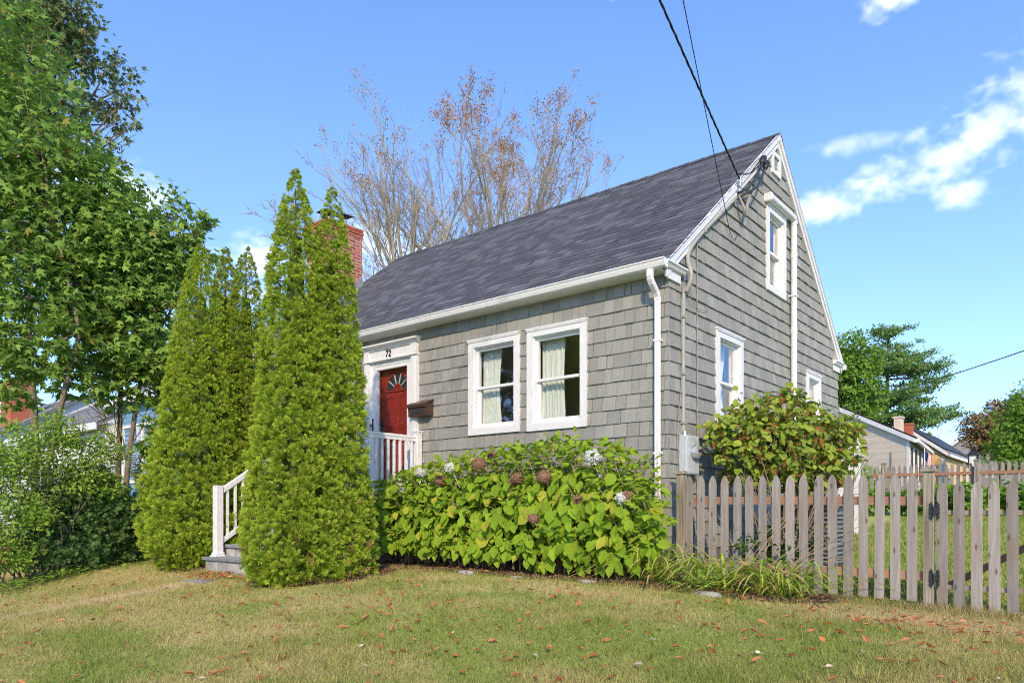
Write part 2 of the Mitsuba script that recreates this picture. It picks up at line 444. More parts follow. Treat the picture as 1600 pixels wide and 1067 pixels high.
def inside_poly(poly, n):
    import shapely
    x0, y0, x1, y1 = poly.bounds
    p = np.stack([rng.uniform(x0, x1, n), rng.uniform(y0, y1, n)], 1)
    return p[shapely.contains_xy(poly, p[:, 0], p[:, 1])]


CHIP = (np.array([[-.5, -.2, 0], [.5, -.15, 0], [.5, .2, .02], [-.45, .22, .03], [0, 0, .12]]), np.array([[0, 1, 4], [1, 2, 4], [2, 3, 4], [3, 0, 4]]), np.full(5, .5))
mb = MB()
for poly, n in ((BED, 7000), (DRIP, 3500), (DRIPL, 3000)):
    p = inside_poly(poly, n)
    P = np.column_stack([p, zg(p[:, 0], p[:, 1]) + .038])
    scatter(mb, *CHIP, P, unit(rdir(len(P)) * [1, 1, .25]), unit(rdir(len(P)) * .5 + [0, 0, 1]), rng.uniform(.02, .06, len(P)), rng.random(len(P)))
obj('mulch_chips', mb, 'mulch_chip', label='brown shredded bark mulch and leaf litter covering the planting beds', cat='mulch', kind='stuff')

# ------------------------------------------------------------------ the house
HOUSE = thing('house', 'small grey shingled cottage with dark roof, white trim and red front door', 'house')
RIDGE_Y, RIDGE_Z = 3.534, 7.405
SF, SR = .800, .892                      # front and rear pitch
X0, X1, W = -8.72, 0.0, 6.84             # walls
RX0, RX1 = -8.80, 0.085                  # roof ends
WB = 1.02                                # bottom of the shingles
EAVE_F, EAVE_R = -.215, 6.97


def roof_z(y):
    return np.where(y < RIDGE_Y, RIDGE_Z - SF * (RIDGE_Y - y), RIDGE_Z - SR * (y - RIDGE_Y))


def FRONT(p, w):                         # (along, up) on the facade, w = outwards
    p = np.asarray(p, float)
    return np.column_stack([p[:, 0], -np.broadcast_to(w, len(p)), p[:, 1]])


def GABLE(p, w):
    p = np.asarray(p, float)
    return np.column_stack([np.broadcast_to(w, len(p)), p[:, 0], p[:, 1]])


def piece(mb, poly, frame, tb, tt, z0, z1, u, back=-.004):
    """A convex tapering shingle: tb thick at z0, tt thick at z1."""
    poly = np.asarray(poly, float)
    n = len(poly)
    th = tb + (tt - tb) * np.clip((poly[:, 1] - z0) / (z1 - z0), 0, 1)
    v = np.vstack([frame(poly, th), frame(poly, np.full(n, back))])
    f = [[0, i, i + 1] for i in range(1, n - 1)]
    for i in range(n):
        j = (i + 1) % n
        f += [[i, j + n, j], [i, i + n, j + n]]
    mb.add(v, np.array(f), u)


# openings: (x0, x1, z0, z1) outer edge of the casing
FW = [(-3.236, -2.271, 2.628, 4.002), (-2.135, -1.153, 2.614, 3.996)]
DOOR = (-5.575, -4.31, 1.70, 4.20)
GW = [(1.291, 2.178, 2.60, 3.945), (4.955, 5.712, 3.05, 3.922), (3.105, 3.918, 4.894, 6.192), (3.319, 3.683, 6.748, 7.092)]


def wall(name, outline, holes, frame, thick=.14):
    poly = Polygon(outline)
    for h in holes:
        poly = poly.difference(sbox(*h))
    m = trimesh.creation.extrude_polygon(poly, thick, engine='earcut')
    v = np.array(m.vertices)
    return obj(name, MB().add(frame(v[:, :2], v[:, 2] - thick), m.faces), 'sheathing', HOUSE)


cas = .085
hole = lambda r, c=cas: (r[0] + c, r[2] + c, r[1] - c, r[3] - c)
gout = [(0.0, .55), (W, .55), (W, float(roof_z(W)) - .05), (RIDGE_Y, RIDGE_Z - .06), (0.0, float(roof_z(0.0)) - .05)]
FWALL = wall('front_wall', [(X0, .55), (X1 - .14, .55), (X1 - .14, 4.50), (X0, 4.50)], [hole(r) for r in FW] + [(-5.36, 1.60, -4.53, 3.95)], FRONT)
GWALL = wall('gable_wall', gout, [hole(r) for r in GW[:3]] + [hole(GW[3], .03)], GABLE)
LWALL = wall('left_wall', gout, [], lambda p, w: np.column_stack([X0 - np.broadcast_to(w, len(p)), np.asarray(p)[:, 0], np.asarray(p)[:, 1]]))
obj('rear_wall', MB().box((X0, W - .14, .55), (X1 - .14, W, float(roof_z(W)) - .05)), 'sheathing', HOUSE)
obj('floor', MB().box((X0 + .14, .14, 1.62), (X1 - .14, W - .14, 1.72)), 'plaster', HOUSE)
obj('partition', MB().box((X0 + .14, 3.6, 1.721), (X1 - .14, 3.68, 4.249)).box((-5.5, .14, 1.721), (-5.42, 3.599, 4.249)).box((X0 + .14, .141, 4.40), (-.141, .18, 4.44)), 'plaster', HOUSE)
obj('lining', MB().box((-.16, .15, 1.722), (-.141, 1.2, 4.248)).box((-.16, 2.27, 1.722), (-.141, 3.59, 4.248)), 'plaster', HOUSE)
obj('ceiling', MB().box((X0 + .14, .14, 4.25), (X1 - .14, W - .14, 4.30)), 'plaster', HOUSE)
obj('foundation', MB().box((X0 + .02, .02, -.1), (X1 - .02, W - .02, .56)).box((X0 + .012, .012, -.1), (X1 - .012, W - .012, WB + .02)), 'concrete', HOUSE)

EXPO = .1755
COURSE0 = 4.198


def shingle_courses(u0, u1, ztop, holes, clip):
    """(polygon, z0, z1) of every shingle of a wall."""
    out = []
    k0 = math.ceil((WB - COURSE0) / EXPO - 1e-6)
    k = k0
    while COURSE0 + k * EXPO < ztop:
        z0 = COURSE0 + k * EXPO
        z1 = z0 + EXPO + .012
        x = u0 - rng.uniform(0, .15)
        while x < u1:
            w = float(np.clip(rng.normal(.165, .045), .085, .27))
            a, b = max(x, u0), min(x + w, u1)
            x += w
            if b - a < .012:
                continue
            g = float(rng.choice([.0018, .0034, .0058]))
            dz = rng.normal(0, .0013)
            segs = [(a + g, b - g, z0 + dz, z1)]
            for h in holes:
                new = []
                for (p, q, r, s) in segs:
                    if q <= h[0] or p >= h[2] or s <= h[1] or r >= h[3]:
                        new.append((p, q, r, s))
                        continue
                    if p < h[0]:
                        new.append((p, h[0], r, s))
                    if q > h[2]:
                        new.append((h[2], q, r, s))
                    pp, qq = max(p, h[0]), min(q, h[2])
                    if r < h[1]:
                        new.append((pp, qq, r, h[1]))
                    if s > h[3]:
                        new.append((pp, qq, h[3], s))
                segs = new
            for (p, q, r, s) in segs:
                if q - p < .012 or s - r < .012:
                    continue
                sk = rng.normal(0, .0012, 2)
                poly = [(p, r + sk[0]), (q, r + sk[1]), (q, s), (p, s)]
                if clip is not None:
                    c = Polygon(poly).intersection(clip)
                    if c.is_empty or c.geom_type != 'Polygon' or c.area < 3e-4:
                        continue
                    c = np.array(c.exterior.coords)[:-1]
                    e1, e2 = c[1] - c[0], c[2] - c[0]
                    if e1[0] * e2[1] - e1[1] * e2[0] < 0:
                        c = c[::-1]
                    poly = c
                out.append((np.array(poly), z0, z1))
        k += 1
    return out


def lay_shingles(pieces, parent, frame, bsdf, near, tb, tt, name='shingle', nparts=300):
    """The nparts pieces that show largest are entries of their own, the rest one part."""
    order = np.argsort([near(p[0]) for p in pieces])
    rest = MB()
    for i, k in enumerate(order):
        poly, z0, z1 = pieces[k]
        u = rng.random()
        t = tb * rng.uniform(.75, 1.3)
        if i < nparts:
            mb = MB()
            piece(mb, poly, frame, t, tt, z0, z1, u)
            obj(name, mb, bsdf, parent)
        else:
            piece(rest, poly, frame, t, tt, z0, z1, u)
    if rest.n:
        obj('further_' + name + 's', rest, bsdf, parent, kind='stuff')


inset = .055
fh = [(r[0] + inset, r[2] + inset, r[1] - inset, r[3] - inset) for r in FW] + [(DOOR[0] + .04, 1.55, DOOR[1] - .04, DOOR[3] - .04)]
gh = [(r[0] + inset, r[2] + inset, r[1] - inset, r[3] - inset) for r in GW[:3]] + [(GW[3][0] + .02, GW[3][2] + .02, GW[3][1] - .02, GW[3][3] - .02)]
fp = shingle_courses(X0, X1 + .014, 4.40, fh, sbox(X0 - 1, 0, X1 + .02, 4.385))
rk = .03
gclip = Polygon([(0 - .012, .9), (W, .9), (W, float(roof_z(W)) - rk), (RIDGE_Y, RIDGE_Z - rk), (-.012, float(roof_z(-.012)) - rk)])
gp = shingle_courses(-.012, W, RIDGE_Z, gh, gclip)
seenf = lambda p: 100 * (p[:, 0].mean() < -5.9) + 100 * (p[:, 1].mean() < 1.9) + np.hypot(p[:, 0].mean() - EYE[0], 8)
lay_shingles(fp, FWALL, FRONT, 'siding', seenf, .023, .003)
lay_shingles(gp, GWALL, GABLE, 'siding', lambda p: 100 * (p[:, 1].mean() < 2.2) + np.hypot(4.17, p[:, 0].mean() + 8), .025, .003)


# ---- windows
def rect_ring(mb, frame, a, b, wd, w0, w1, u=.5):
    """A picture-frame of four butted boards: outer rect a=(u0,z0) b=(u1,z1), board widths wd=(l, r, bottom, top)."""
    l, r, bo, to = wd
    for (p0, q0, p1, q1) in ((a[0], a[1], b[0], a[1] + bo), (a[0], b[1] - to, b[0], b[1]), (a[0], a[1] + bo, a[0] + l, b[1] - to), (b[0] - r, a[1] + bo, b[0], b[1] - to)):
        mb.prism([(p0, q0), (p1, q0), (p1, q1), (p0, q1)], frame, w0, w1, u)


def window(frame, r, up_is_out=True, split=.5, frac=1.0, head=True, lower_recess=.045):
    u0, u1, z0, z1 = r
    k = uniq(HOUSE + '__window')
    c = .098
    mb = MB()
    rect_ring(mb, frame, (u0, z0), (u1, z1), (c, c, c, c), -.005, .043)
    scene[k] = mikit.ply(mb.get()[0], 'white_paint')
    if head:
        mb = MB()
        mb.prism([(u0 - .012, z1 + .001), (u1 + .012, z1 + .001), (u1 + .012, z1 + .022), (u0 - .012, z1 + .022)], frame, -.002, .062)
        mb.prism([(u0 + .004, z1 - .020), (u1 - .004, z1 - .020), (u1 - .004, z1 - .001), (u0 + .004, z1 - .001)], frame, .043, .056)
        obj('head_cap', mb, 'white_paint', k)
    a, b, p, q = u0 + c - .008, u1 - c + .008, z0 + c - .008, z1 - c + .008
    mb = MB()
    rect_ring(mb, frame, (a, p), (b, q), (.024, .024, .03, .024), -.13, .018)
    obj('jamb', mb, 'white_vinyl', k)
    a, b, p, q = a + .0245, b - .0245, p + .0305, q - .0245
    mid = p + (q - p) * split
    for nm, (s0, s1), out in (('upper_sash', (mid - .018, q), -.028), ('lower_sash', (p, mid + .018), -.028 - lower_recess)):
        mb = MB()
        wd = .036
        rect_ring(mb, frame, (a, s0), (b, s1), (wd, wd, wd if nm == 'upper_sash' else .05, wd), out - .035, out)
        obj(nm, mb, 'white_vinyl', k)
        pts = np.array([(a + wd - .004, s0 + wd - .004), (b - wd + .004, s0 + wd - .004), (b - wd + .004, s1 - wd + .004), (a + wd - .004, s1 - wd + .004)])
        obj('pane', MB().add(frame(pts, np.full(4, out - .016)), np.array([[0, 1, 2], [0, 2, 3]])), 'pane_glass', k)
    return k


window(FRONT, FW[0])
window(FRONT, FW[1])
window(GABLE, GW[0])
window(GABLE, GW[1])
window(GABLE, GW[2])


def curtain(frame, u0, u1, z0, z1, w, label, gather=0.0, seed=0):
    n, mrows = 60, 14
    s = np.linspace(0, 1, n)
    ph = 2 * np.pi * (s * 7.5 + .25 * np.sin(s * 9 + seed))
    rows = []
    for j in range(mrows):
        t = j / (mrows - 1)
        pinch = 1 - gather * math.sin(t * math.pi) ** 2
        uu = u0 + (u1 - u0) * s * pinch + .006 * np.sin(ph * .5 + t * 4)
        dd = w - .035 + .022 * np.sin(ph + .4 * np.sin(t * 5 + seed)) * (.6 + .4 * t)
        rows.append(frame(np.column_stack([uu, np.full(n, z1 + (z0 - z1) * t)]), dd))
    v = np.vstack(rows)
    i, j = np.meshgrid(np.arange(mrows - 1), np.arange(n - 1), indexing='ij')
    f = np.stack([i * n + j, i * n + j + 1, (i + 1) * n + j + 1, (i + 1) * n + j], -1).reshape(-1, 4)
    obj('curtain', MB().add(v, f), 'curtain_cloth', smooth=True, label=label, cat='curtain')


curtain(FRONT, -3.13, -2.77, 2.66, 3.97, -.16, 'pale curtain inside the front window nearest the red door', .10, 1)
curtain(FRONT, -2.03, -1.63, 2.66, 3.97, -.16, 'pale curtain inside the front window nearest the downspout', .06, 2)
curtain(GABLE, 1.55, 2.10, 2.62, 3.90, -.17, 'pale curtain inside the lower gable window above the shrub', .25, 3)
curtain(GABLE, 3.30, 3.83, 4.90, 5.50, -.17, 'half curtain inside the upstairs gable window', 0, 4)

# ---- gable vent
vk = uniq(HOUSE + '__gable_vent')
mb = MB()
rect_ring(mb, GABLE, (GW[3][0], GW[3][2]), (GW[3][1], GW[3][3]), (.06, .06, .06, .06), -.01, .045)
scene[vk] = mikit.ply(mb.get()[0], 'white_paint')
obj('backing', MB().box((-.08, GW[3][0] + .03, GW[3][2] + .03), (-.07, GW[3][1] - .03, GW[3][3] - .03)), 'ink', vk)
for i in range(4):
    z = GW[3][2] + .075 + i * .055
    obj('louver', MB().beam((-.005, GW[3][0] + .055, z), (-.005, GW[3][1] - .055, z), .012, .062, up=(1, 0, .9)), 'white_paint', vk)

# ---- roof
RK = uniq(HOUSE + '__roof')
slab = [(EAVE_F, float(roof_z(EAVE_F))), (RIDGE_Y, RIDGE_Z), (EAVE_R, float(roof_z(EAVE_R))), (EAVE_R, float(roof_z(EAVE_R)) - .035), (RIDGE_Y, RIDGE_Z - .04), (EAVE_F, float(roof_z(EAVE_F)) - .035)]
mb = MB()
mb.prism(slab, GABLE, RX0 + .01, RX1 - .012)
scene[RK] = mikit.ply(mb.get()[0], 'roof_shingles')
LEN_F = math.hypot(RIDGE_Y - EAVE_F, SF * (RIDGE_Y - EAVE_F))
LEN_R = math.hypot(EAVE_R - RIDGE_Y, SR * (EAVE_R - RIDGE_Y))


def ROOF_F(p, w):
    p = np.asarray(p, float)
    n = np.array([-SF, 1]) / math.hypot(SF, 1)
    d = np.array([1, SF]) / math.hypot(SF, 1)
    y = EAVE_F + p[:, 1] * d[0] + w * n[0]
    z = float(roof_z(EAVE_F)) + p[:, 1] * d[1] + w * n[1]
    return np.column_stack([p[:, 0], y, z])


def ROOF_R(p, w):
    p = np.asarray(p, float)
    n = np.array([SR, 1]) / math.hypot(SR, 1)
    d = np.array([-1, SR]) / math.hypot(SR, 1)
    y = EAVE_R + p[:, 1] * d[0] + w * n[0]
    z = float(roof_z(EAVE_R)) + p[:, 1] * d[1] + w * n[1]
    return np.column_stack([p[:, 0], y, z])


def roof_tabs(length, row=.142):
    out = []
    k = 0
    while k * row < length - .02:
        v0, v1 = k * row - (.012 if k == 0 else 0), min((k + 1) * row + .01, length)
        x = RX0 - rng.uniform(0, .3)
        while x < RX1:
            w = float(rng.uniform(.10, .34))
            a, b = max(x, RX0), min(x + w, RX1)
            x += w
            if b - a > .02:
                out.append((np.array([(a + .001, v0), (b - .001, v0), (b - .001, v1), (a + .001, v1)]), v0, v1))
        k += 1
    return out


def roof_lay(pieces, parent, frame, nparts, near):
    order = np.argsort([near(p[0]) for p in pieces])
    rest = MB()
    for i, k in enumerate(order):
        poly, z0, z1 = pieces[k]
        u = rng.random()
        tb = .0075 + .0035 * (rng.random() < .5)
        mb = MB() if i < nparts else rest
        piece(mb, poly, frame, tb, .003, z0, z1, u)
        if i < nparts:
            obj('shingle', mb, 'roof_shingles', parent)
    if rest.n:
        obj('further_shingles', rest, 'roof_shingles', parent, kind='stuff')


roof_lay(roof_tabs(LEN_F), RK, ROOF_F, 300, lambda p: np.hypot(p[:, 0].mean() - EYE[0], p[:, 1].mean() * .9 + 8))
roof_lay(roof_tabs(LEN_R, .29), RK, ROOF_R, 0, lambda p: p[:, 0].mean())
mb = MB()
for i in range(34):
    xa = RX0 + i * (RX1 - RX0) / 34
    xb = xa + (RX1 - RX0) / 34 + .03
    xb = min(xb, RX1)
    for sgn in (-1, 1):
        s = SF if sgn < 0 else SR
        d = np.array([sgn * 1.0, -s]) / math.hypot(1, s)
        nn = np.array([sgn * s, 1]) / math.hypot(1, s)
        c = np.array([RIDGE_Y, RIDGE_Z + .014])
        q = [c, c + d * .15]
        v = []
        for x, h in ((xa, .0), (xb, .008)):
            v += [(x, *(q[0] + nn * h)), (x, *(q[1] + nn * h))]
        mb.add(np.array(v), np.array([[0, 1, 3, 2]]), rng.random())
obj('ridge_cap', mb, 'roof_shingles', RK)
# rake boards with a moulding along the top, on the right gable
for side, (ya, yb) in enumerate(((-.12, RIDGE_Y), (EAVE_R - .02, RIDGE_Y))):
    dz = .045
    mb = MB()
    z = lambda y: float(roof_z(y)) - .036
    mb.prism([(ya, z(ya)), (yb, z(yb)), (yb, z(yb) - .165), (ya, z(ya) - .155)], GABLE, .012, .050)
    mb.prism([(ya, z(ya)), (yb, z(yb)), (yb, z(yb) - .065), (ya, z(ya) - .06)], GABLE, .050, .074)
    obj('rake_board', mb, 'white_paint', HOUSE)
    mb = MB()
    mb.prism([(ya, z(ya) + .048), (yb, z(yb) + .052), (yb, z(yb) + .001), (ya, z(ya) + .001)], GABLE, .060, .081)
    obj('drip_edge', mb, 'white_vinyl', HOUSE)
# eaves: soffit, fascia, gutter
mb = MB().box((RX0 + .03, -.205, 4.362), (-.002, 0.0, 4.378))
obj('soffit', mb, 'white_paint', HOUSE)
obj('fascia', MB().box((RX0 + .03, -.2055, 4.378), (RX1 - .03, -.185, 4.44)), 'white_paint', HOUSE)
prof = [(-.208, 4.452), (-.208, 4.362), (-.255, 4.358), (-.282, 4.375), (-.296, 4.412), (-.302, 4.438), (-.314, 4.446), (-.314, 4.462), (-.300, 4.462), (-.292, 4.446), (-.280, 4.40), (-.262, 4.372), (-.216, 4.372), (-.216, 4.452)]
mb = MB()
mb.prism(prof, GABLE, RX0 - .02, RX1 + .012)
GK = obj('gutter', mb, 'white_vinyl', HOUSE)
capo = [(-.208, 4.4525), (-.208, 4.3615), (-.255, 4.3575), (-.283, 4.375), (-.297, 4.412), (-.303, 4.438), (-.3145, 4.446), (-.3145, 4.4625)]
mb = MB()
mb.prism(capo, GABLE, RX1 + .0125, RX1 + .0155)
obj('end_cap', mb, 'white_vinyl', GK)
# downspout with its two elbows
k = uniq(HOUSE + '__downspout')
mb = MB()
dx = -.105
path = [(dx, -.262, 4.36), (dx, -.262, 4.27), (dx, -.235, 4.225), (dx, -.12, 4.13), (dx, -.085, 4.085), (dx, -.078, 4.03)]
for a, b in zip(path[:-1], path[1:]):
    d = unit(np.subtract(b, a)) * .006
    mb.beam(np.subtract(a, d), np.add(b, d), .078, .062, up=(0, 1, .01), ch=.012)
scene[k] = mikit.ply(mb.get()[0], 'white_vinyl')
mb = MB().beam((dx, -.078, 4.045), (dx, -.078, .95), .072, .055, up=(0, 1, 0), ch=.012)
for q in (-.018, .018):
    mb.beam((dx + q, -.1065, 4.04), (dx + q, -.1065, .95), .008, .004, up=(0, 1, 0))
obj('pipe', mb, 'white_vinyl', k)
for z in (3.55, 2.2):
    obj('strap', MB().box((dx - .045, -.109, z), (dx + .045, -.03, z + .025)), 'white_vinyl', k)
# cornice returns on the gable
for (ya, yb, zb) in ((-.20, .30, 4.335), (6.45, 6.90, 4.215)):
    k = uniq(HOUSE + '__cornice_return')
    mb = MB()
    mb.prism([(0.02, zb + .062), (.075, zb + .062), (.098, zb + .10), (.112, zb + .105), (.112, zb + .125), (.02, zb + .15)], lambda p, w: np.column_stack([p[:, 0], w, p[:, 1]]), ya, yb)
    scene[k] = mikit.ply(mb.get()[0], 'white_paint')
    obj('frieze', MB().box((.018, ya + .12 if ya < 0 else ya + .03, zb - .055), (.042, yb - .06, zb + .0615)), 'white_paint', k)
mb = MB()
mb.prism([(EAVE_R + .002, 4.33), (EAVE_R + .002, 4.24), (EAVE_R + .06, 4.235), (EAVE_R + .095, 4.30), (EAVE_R + .10, 4.335)], GABLE, RX0, RX1 + .02)
obj('rear_gutter', mb, 'white_vinyl', HOUSE)

# ---- white vent duct over the upstairs window and its pipe
k = uniq(HOUSE + '__vent_pipe')
mb = MB()
yy = np.concatenate([np.linspace(3.06, 4.06, 8), 4.13 + .05 * np.sin(np.linspace(0, np.pi / 2, 6))])
zz = np.concatenate([np.full(8, 6.262), 6.262 - .05 * (1 - np.cos(np.linspace(0, np.pi / 2, 6)))])
mb.tube([(.085, y, z) for y, z in zip(yy[:8], zz[:8])], .056, 14)
mb.tube([(.085, 4.06, 6.262), (.084, 4.115, 6.255), (.082, 4.15, 6.225), (.08, 4.158, 6.17)], .058, 14)
mb.box((.0, 3.03, 6.20), (.135, 3.085, 6.325), ch=.015)
scene[k] = mikit.ply(mb.get()[0], 'white_vinyl', 40)
obj('riser', MB().tube([(.08, 4.158, 6.18), (.08, 4.158, 1.0)], .049, 16), 'white_vinyl', k, smooth=True)
for z in (5.62, 4.4, 3.2, 2.0):
    obj('coupling', MB().tube([(.08, 4.158, z), (.08, 4.158, z + .09)], .055, 16), 'white_vinyl', k)
for z in (5.0, 2.9):
    obj('strap', MB().box((.0, 4.095, z), (.136, 4.221, z + .022)), 'white_vinyl', k)

# ---- front entrance
k = uniq(HOUSE + '__door_surround')
mb = MB()
sl, sr, pw = DOOR[0], DOOR[1], .125
for a in (sl, sr - pw):
    mb.box((a, -.075, 1.70), (a + pw, .0, 3.97))
    mb.box((a + .022, -.083, 1.95), (a + pw - .022, -.075, 3.90), ch=.003)
    mb.box((a - .008, -.088, 1.70), (a + pw + .008, .0, 1.92))
    mb.box((a, -.085, 3.995), (a + pw, .0, 4.155))
mb.box((sl + pw, -.060, 3.972), (sr - pw, .0, 4.155))
scene[k] = mikit.ply(mb.get()[0], 'white_paint')
mb = MB().box((sl - .018, -.10, 3.970), (sr + .018, .0, 3.994), ch=.004)
obj('band', mb, 'white_paint', k)
mb = MB()
crown = [(0.0, 4.156), (-.088, 4.156), (-.098, 4.180), (-.135, 4.205), (-.165, 4.212), (-.165, 4.236), (0.0, 4.256)]
v = []
ext = [0.0, .008, .012, .05, .08, .08, .08]
n = len(crown)
for sx, x in ((-1, sl), (1, sr)):
    v += [(x + sx * e, *c) for c, e in zip(crown, ext)]
f = []
for i in range(n):
    j = (i + 1) % n
    f += [[i, j, n + j], [i, n + j, n + i]]
for i in range(1, n - 1):
    f += [[0, i + 1, i], [n, n + i, n + i + 1]]
mb.add(np.array(v, float), np.array(f))
obj('crown_moulding', mb, 'white_paint', k)
t = meshkit.text_mesh('72', .108, .010, bold=True)
t.apply_scale([.74, 1, 1])
tv = np.array(t.vertices)
tv = tv - [tv[:, 0].mean(), 0, 0]
obj('house_number', MB().add(np.column_stack([-4.955 + tv[:, 0], -.0605 - tv[:, 2], 4.022 + tv[:, 1]]), t.faces), 'ink', k, label='black house number 72 above the front door')
# storm door frame, glass and handle
k = uniq(HOUSE + '__storm_door')
mb = MB()
rect_ring(mb, FRONT, (sl + pw + .001, 1.74), (sr - pw - .001, 3.969), (.145, .135, .16, .130), -.03, .030)
scene[k] = mikit.ply(mb.get()[0], 'white_vinyl')
mb = MB()
rect_ring(mb, FRONT, (sl + pw + .03, 1.76), (sr - pw - .03, 3.915), (.014, .014, .014, .014), .030, .040)
obj('stile_edge', mb, 'white_vinyl', k)
pts = np.array([(-5.31, 1.89), (-4.56, 1.89), (-4.56, 3.845), (-5.31, 3.845)])
obj('pane', MB().add(FRONT(pts, np.full(4, -.006)), np.array([[0, 1, 2], [0, 2, 3]])), 'pane_glass', k)
mb = MB().box((-5.405, -.052, 2.84), (-5.383, -.030, 3.06), ch=.004).beam((-5.394, -.066, 2.945), (-5.33, -.080, 2.945), .018, .016, ch=.004).beam((-5.394, -.066, 2.945), (-5.43, -.072, 2.945), .018, .016)
mb.tube([(-5.394, -.05, 2.945), (-5.394, -.075, 2.945)], .012, 8)
obj('handle', mb, 'black_iron', k)
obj('latch_plate', MB().box((-5.437, -.0335, 2.88), (-5.425, -.0305, 2.96)), 'black_iron', k)
# red door
k = uniq(HOUSE + '__front_door')
DX0, DX1, DZ0, DZ1, DY = -5.36, -4.49, 1.74, 3.90, .10
scene[k] = mikit.ply(MB().box((DX0, DY, DZ0), (DX1, DY + .045, DZ1)).get()[0], 'red_paint')
cx = (DX0 + DX1) / 2
for (a, b) in ((DX0 + .12, cx - .055), (cx + .055, DX1 - .12)):
    for (p, q) in ((2.86, 3.40), (1.94, 2.60)):
        mb = MB()
        rect_ring(mb, FRONT, (a, p), (b, q), (.018,) * 4, -DY, -DY + .013)
        mb.box((a + .045, DY - .009, p + .045), (b - .045, DY, q - .045), ch=.008)
        obj('panel', mb, 'red_paint', k)
# half-round fan light of four panes
fz, fr = 3.505, .262
mb = MB()
ang = np.linspace(0, np.pi, 25)
for a0, a1 in zip(ang[:-1], ang[1:]):
    q = [(cx + r * math.cos(a), fz + r * math.sin(a)) for r, a in ((fr, a0), (fr + .03, a0), (fr + .03, a1), (fr, a1))]
    mb.prism(q, FRONT, -DY, -DY + .018)
    q = [(cx + r * math.cos(a), fz + r * math.sin(a)) for r, a in ((.07, a0), (.095, a0), (.095, a1), (.07, a1))]
    mb.prism(q, FRONT, -DY, -DY + .016)
mb.box((cx - fr - .04, DY - .019, fz - .03), (cx + fr + .04, DY, fz))
obj('fan_light_frame', mb, 'red_paint', k)
mb = MB()
for a in np.radians([36, 72, 108, 144]):
    mb.beam((cx + .09 * math.cos(a), DY - .006, fz + .09 * math.sin(a)), (cx + fr * math.cos(a), DY - .006, fz + fr * math.sin(a)), .012, .018, up=(0, 1, 0))
obj('muntins', mb, 'white_paint', k)
edges = np.radians([0, 36, 72, 108, 144, 180])
for a0, a1 in zip(edges[:-1], edges[1:]):
    aa = np.linspace(a0 + .02, a1 - .02, 6)
    q = [(cx + .095 * math.cos(a), fz + .095 * math.sin(a)) for a in aa] + [(cx + fr * math.cos(a), fz + fr * math.sin(a)) for a in aa[::-1]]
    obj('fan_light_pane', MB().prism(q, FRONT, -DY, -DY + .003), 'window_dark', k)
mb = MB().box((DX0 + .045, DY - .008, 2.84), (DX0 + .095, DY, 3.05), ch=.003).tube([(DX0 + .07, DY - .01, 2.955), (DX0 + .07, DY - .06, 2.955)], [.016, .012], 10).tube([(DX0 + .07, DY - .045, 2.955), (DX0 + .07, DY - .06, 2.955), (DX0 + .07, DY - .085, 2.955)], [.02, .03, .018], 12)
mb.tube([(DX0 + .07, DY, 2.80), (DX0 + .07, DY - .02, 2.80)], .022, 12)
obj('door_knob', mb, 'dark_metal', k)
obj('doorstop', MB().box((-5.40, DY - .06, 1.70), (-5.361, DY + .05, 3.95)).box((-4.489, DY - .06, 1.70), (-4.45, DY + .05, 3.95)).box((-5.40, DY - .06, 3.901), (-4.45, DY + .05, 3.96)), 'white_paint', k)
obj('sill', MB().box((-5.45, -.11, 1.70), (-4.44, .12, 1.738), ch=.006), 'lead', k)

# ---- chimney with bricks, flashing and two caps
k = uniq(HOUSE + '__chimney')
cx0, cx1, cy0, cy1, cz0, cz1 = -9.32, -8.60, 1.42, 2.33, .4, 7.66
scene[k] = mikit.ply(MB().box((cx0 + .004, cy0 + .004, cz0), (cx1 - .004, cy1 - .004, cz1 - .012)).get()[0], 'mortar')
BH, GAP, BL = .052, .0165, .2
row = 0
z = 5.75
low = MB()
while z + BH < cz1 + .001:
    grow = .028 if cz1 - z < .145 else (.014 if cz1 - z < .075 * 3 else 0)
    off = (row % 2) * (BL + GAP) / 2
    for face in ('right', 'front', 'left', 'back'):
        lo, hi = (cy0, cy1) if face in ('right', 'left') else (cx0, cx1)
        lo, hi = lo - grow, hi + grow
        a = lo - off
        while a < hi - .01:
            p, q = max(a, lo), min(a + BL, hi)
            a += BL + GAP
            if q - p < .03:
                continue
            j = rng.normal(0, .002)
            if face == 'right':
                bb = ((cx1 - .09, p, z), (cx1 + grow + j, q, z + BH))
            elif face == 'front':
                if p < lo + .001 or q > hi - .001:
                    p, q = max(p, lo + .002), min(q, hi - .092 - grow)
                if q - p < .03:
                    continue
                bb = ((p, cy0 - grow + j, z), (q, cy0 + .09, z + BH))
            elif face == 'left':
                bb = ((cx0 - grow + j, p, z), (cx0 + .09, q, z + BH))
            else:
                bb = ((max(p, lo + .092), cy1 - .09, z), (min(q, hi - .092 - grow), cy1 + grow + j, z + BH))
                if bb[1][0] - bb[0][0] < .03:
                    continue
            if face in ('right', 'front') and z > 6.1:
                obj('brick', MB().box(*bb, u=rng.random()), 'brick', k)
            else:
                low.box(*bb, u=rng.random())
    z += BH + GAP
    row += 1
obj('further_bricks', low, 'brick', k, kind='stuff')
mb = MB().box((cx0 + .05, cy0 + .05, cz1 - .013), (cx1 - .05, cy1 - .05, cz1 + .03), ch=.012)
obj('crown', mb, 'concrete', k)
mb = MB()
for y in np.arange(cy0 - .02, cy1 + .02, .16):           # stepped lead flashing on the right face
    zz = float(roof_z(y))
    mb.box((cx1 + .004, y, zz - .05), (cx1 + .012, min(y + .158, cy1 + .02), zz + .23 + .02 * rng.random()))
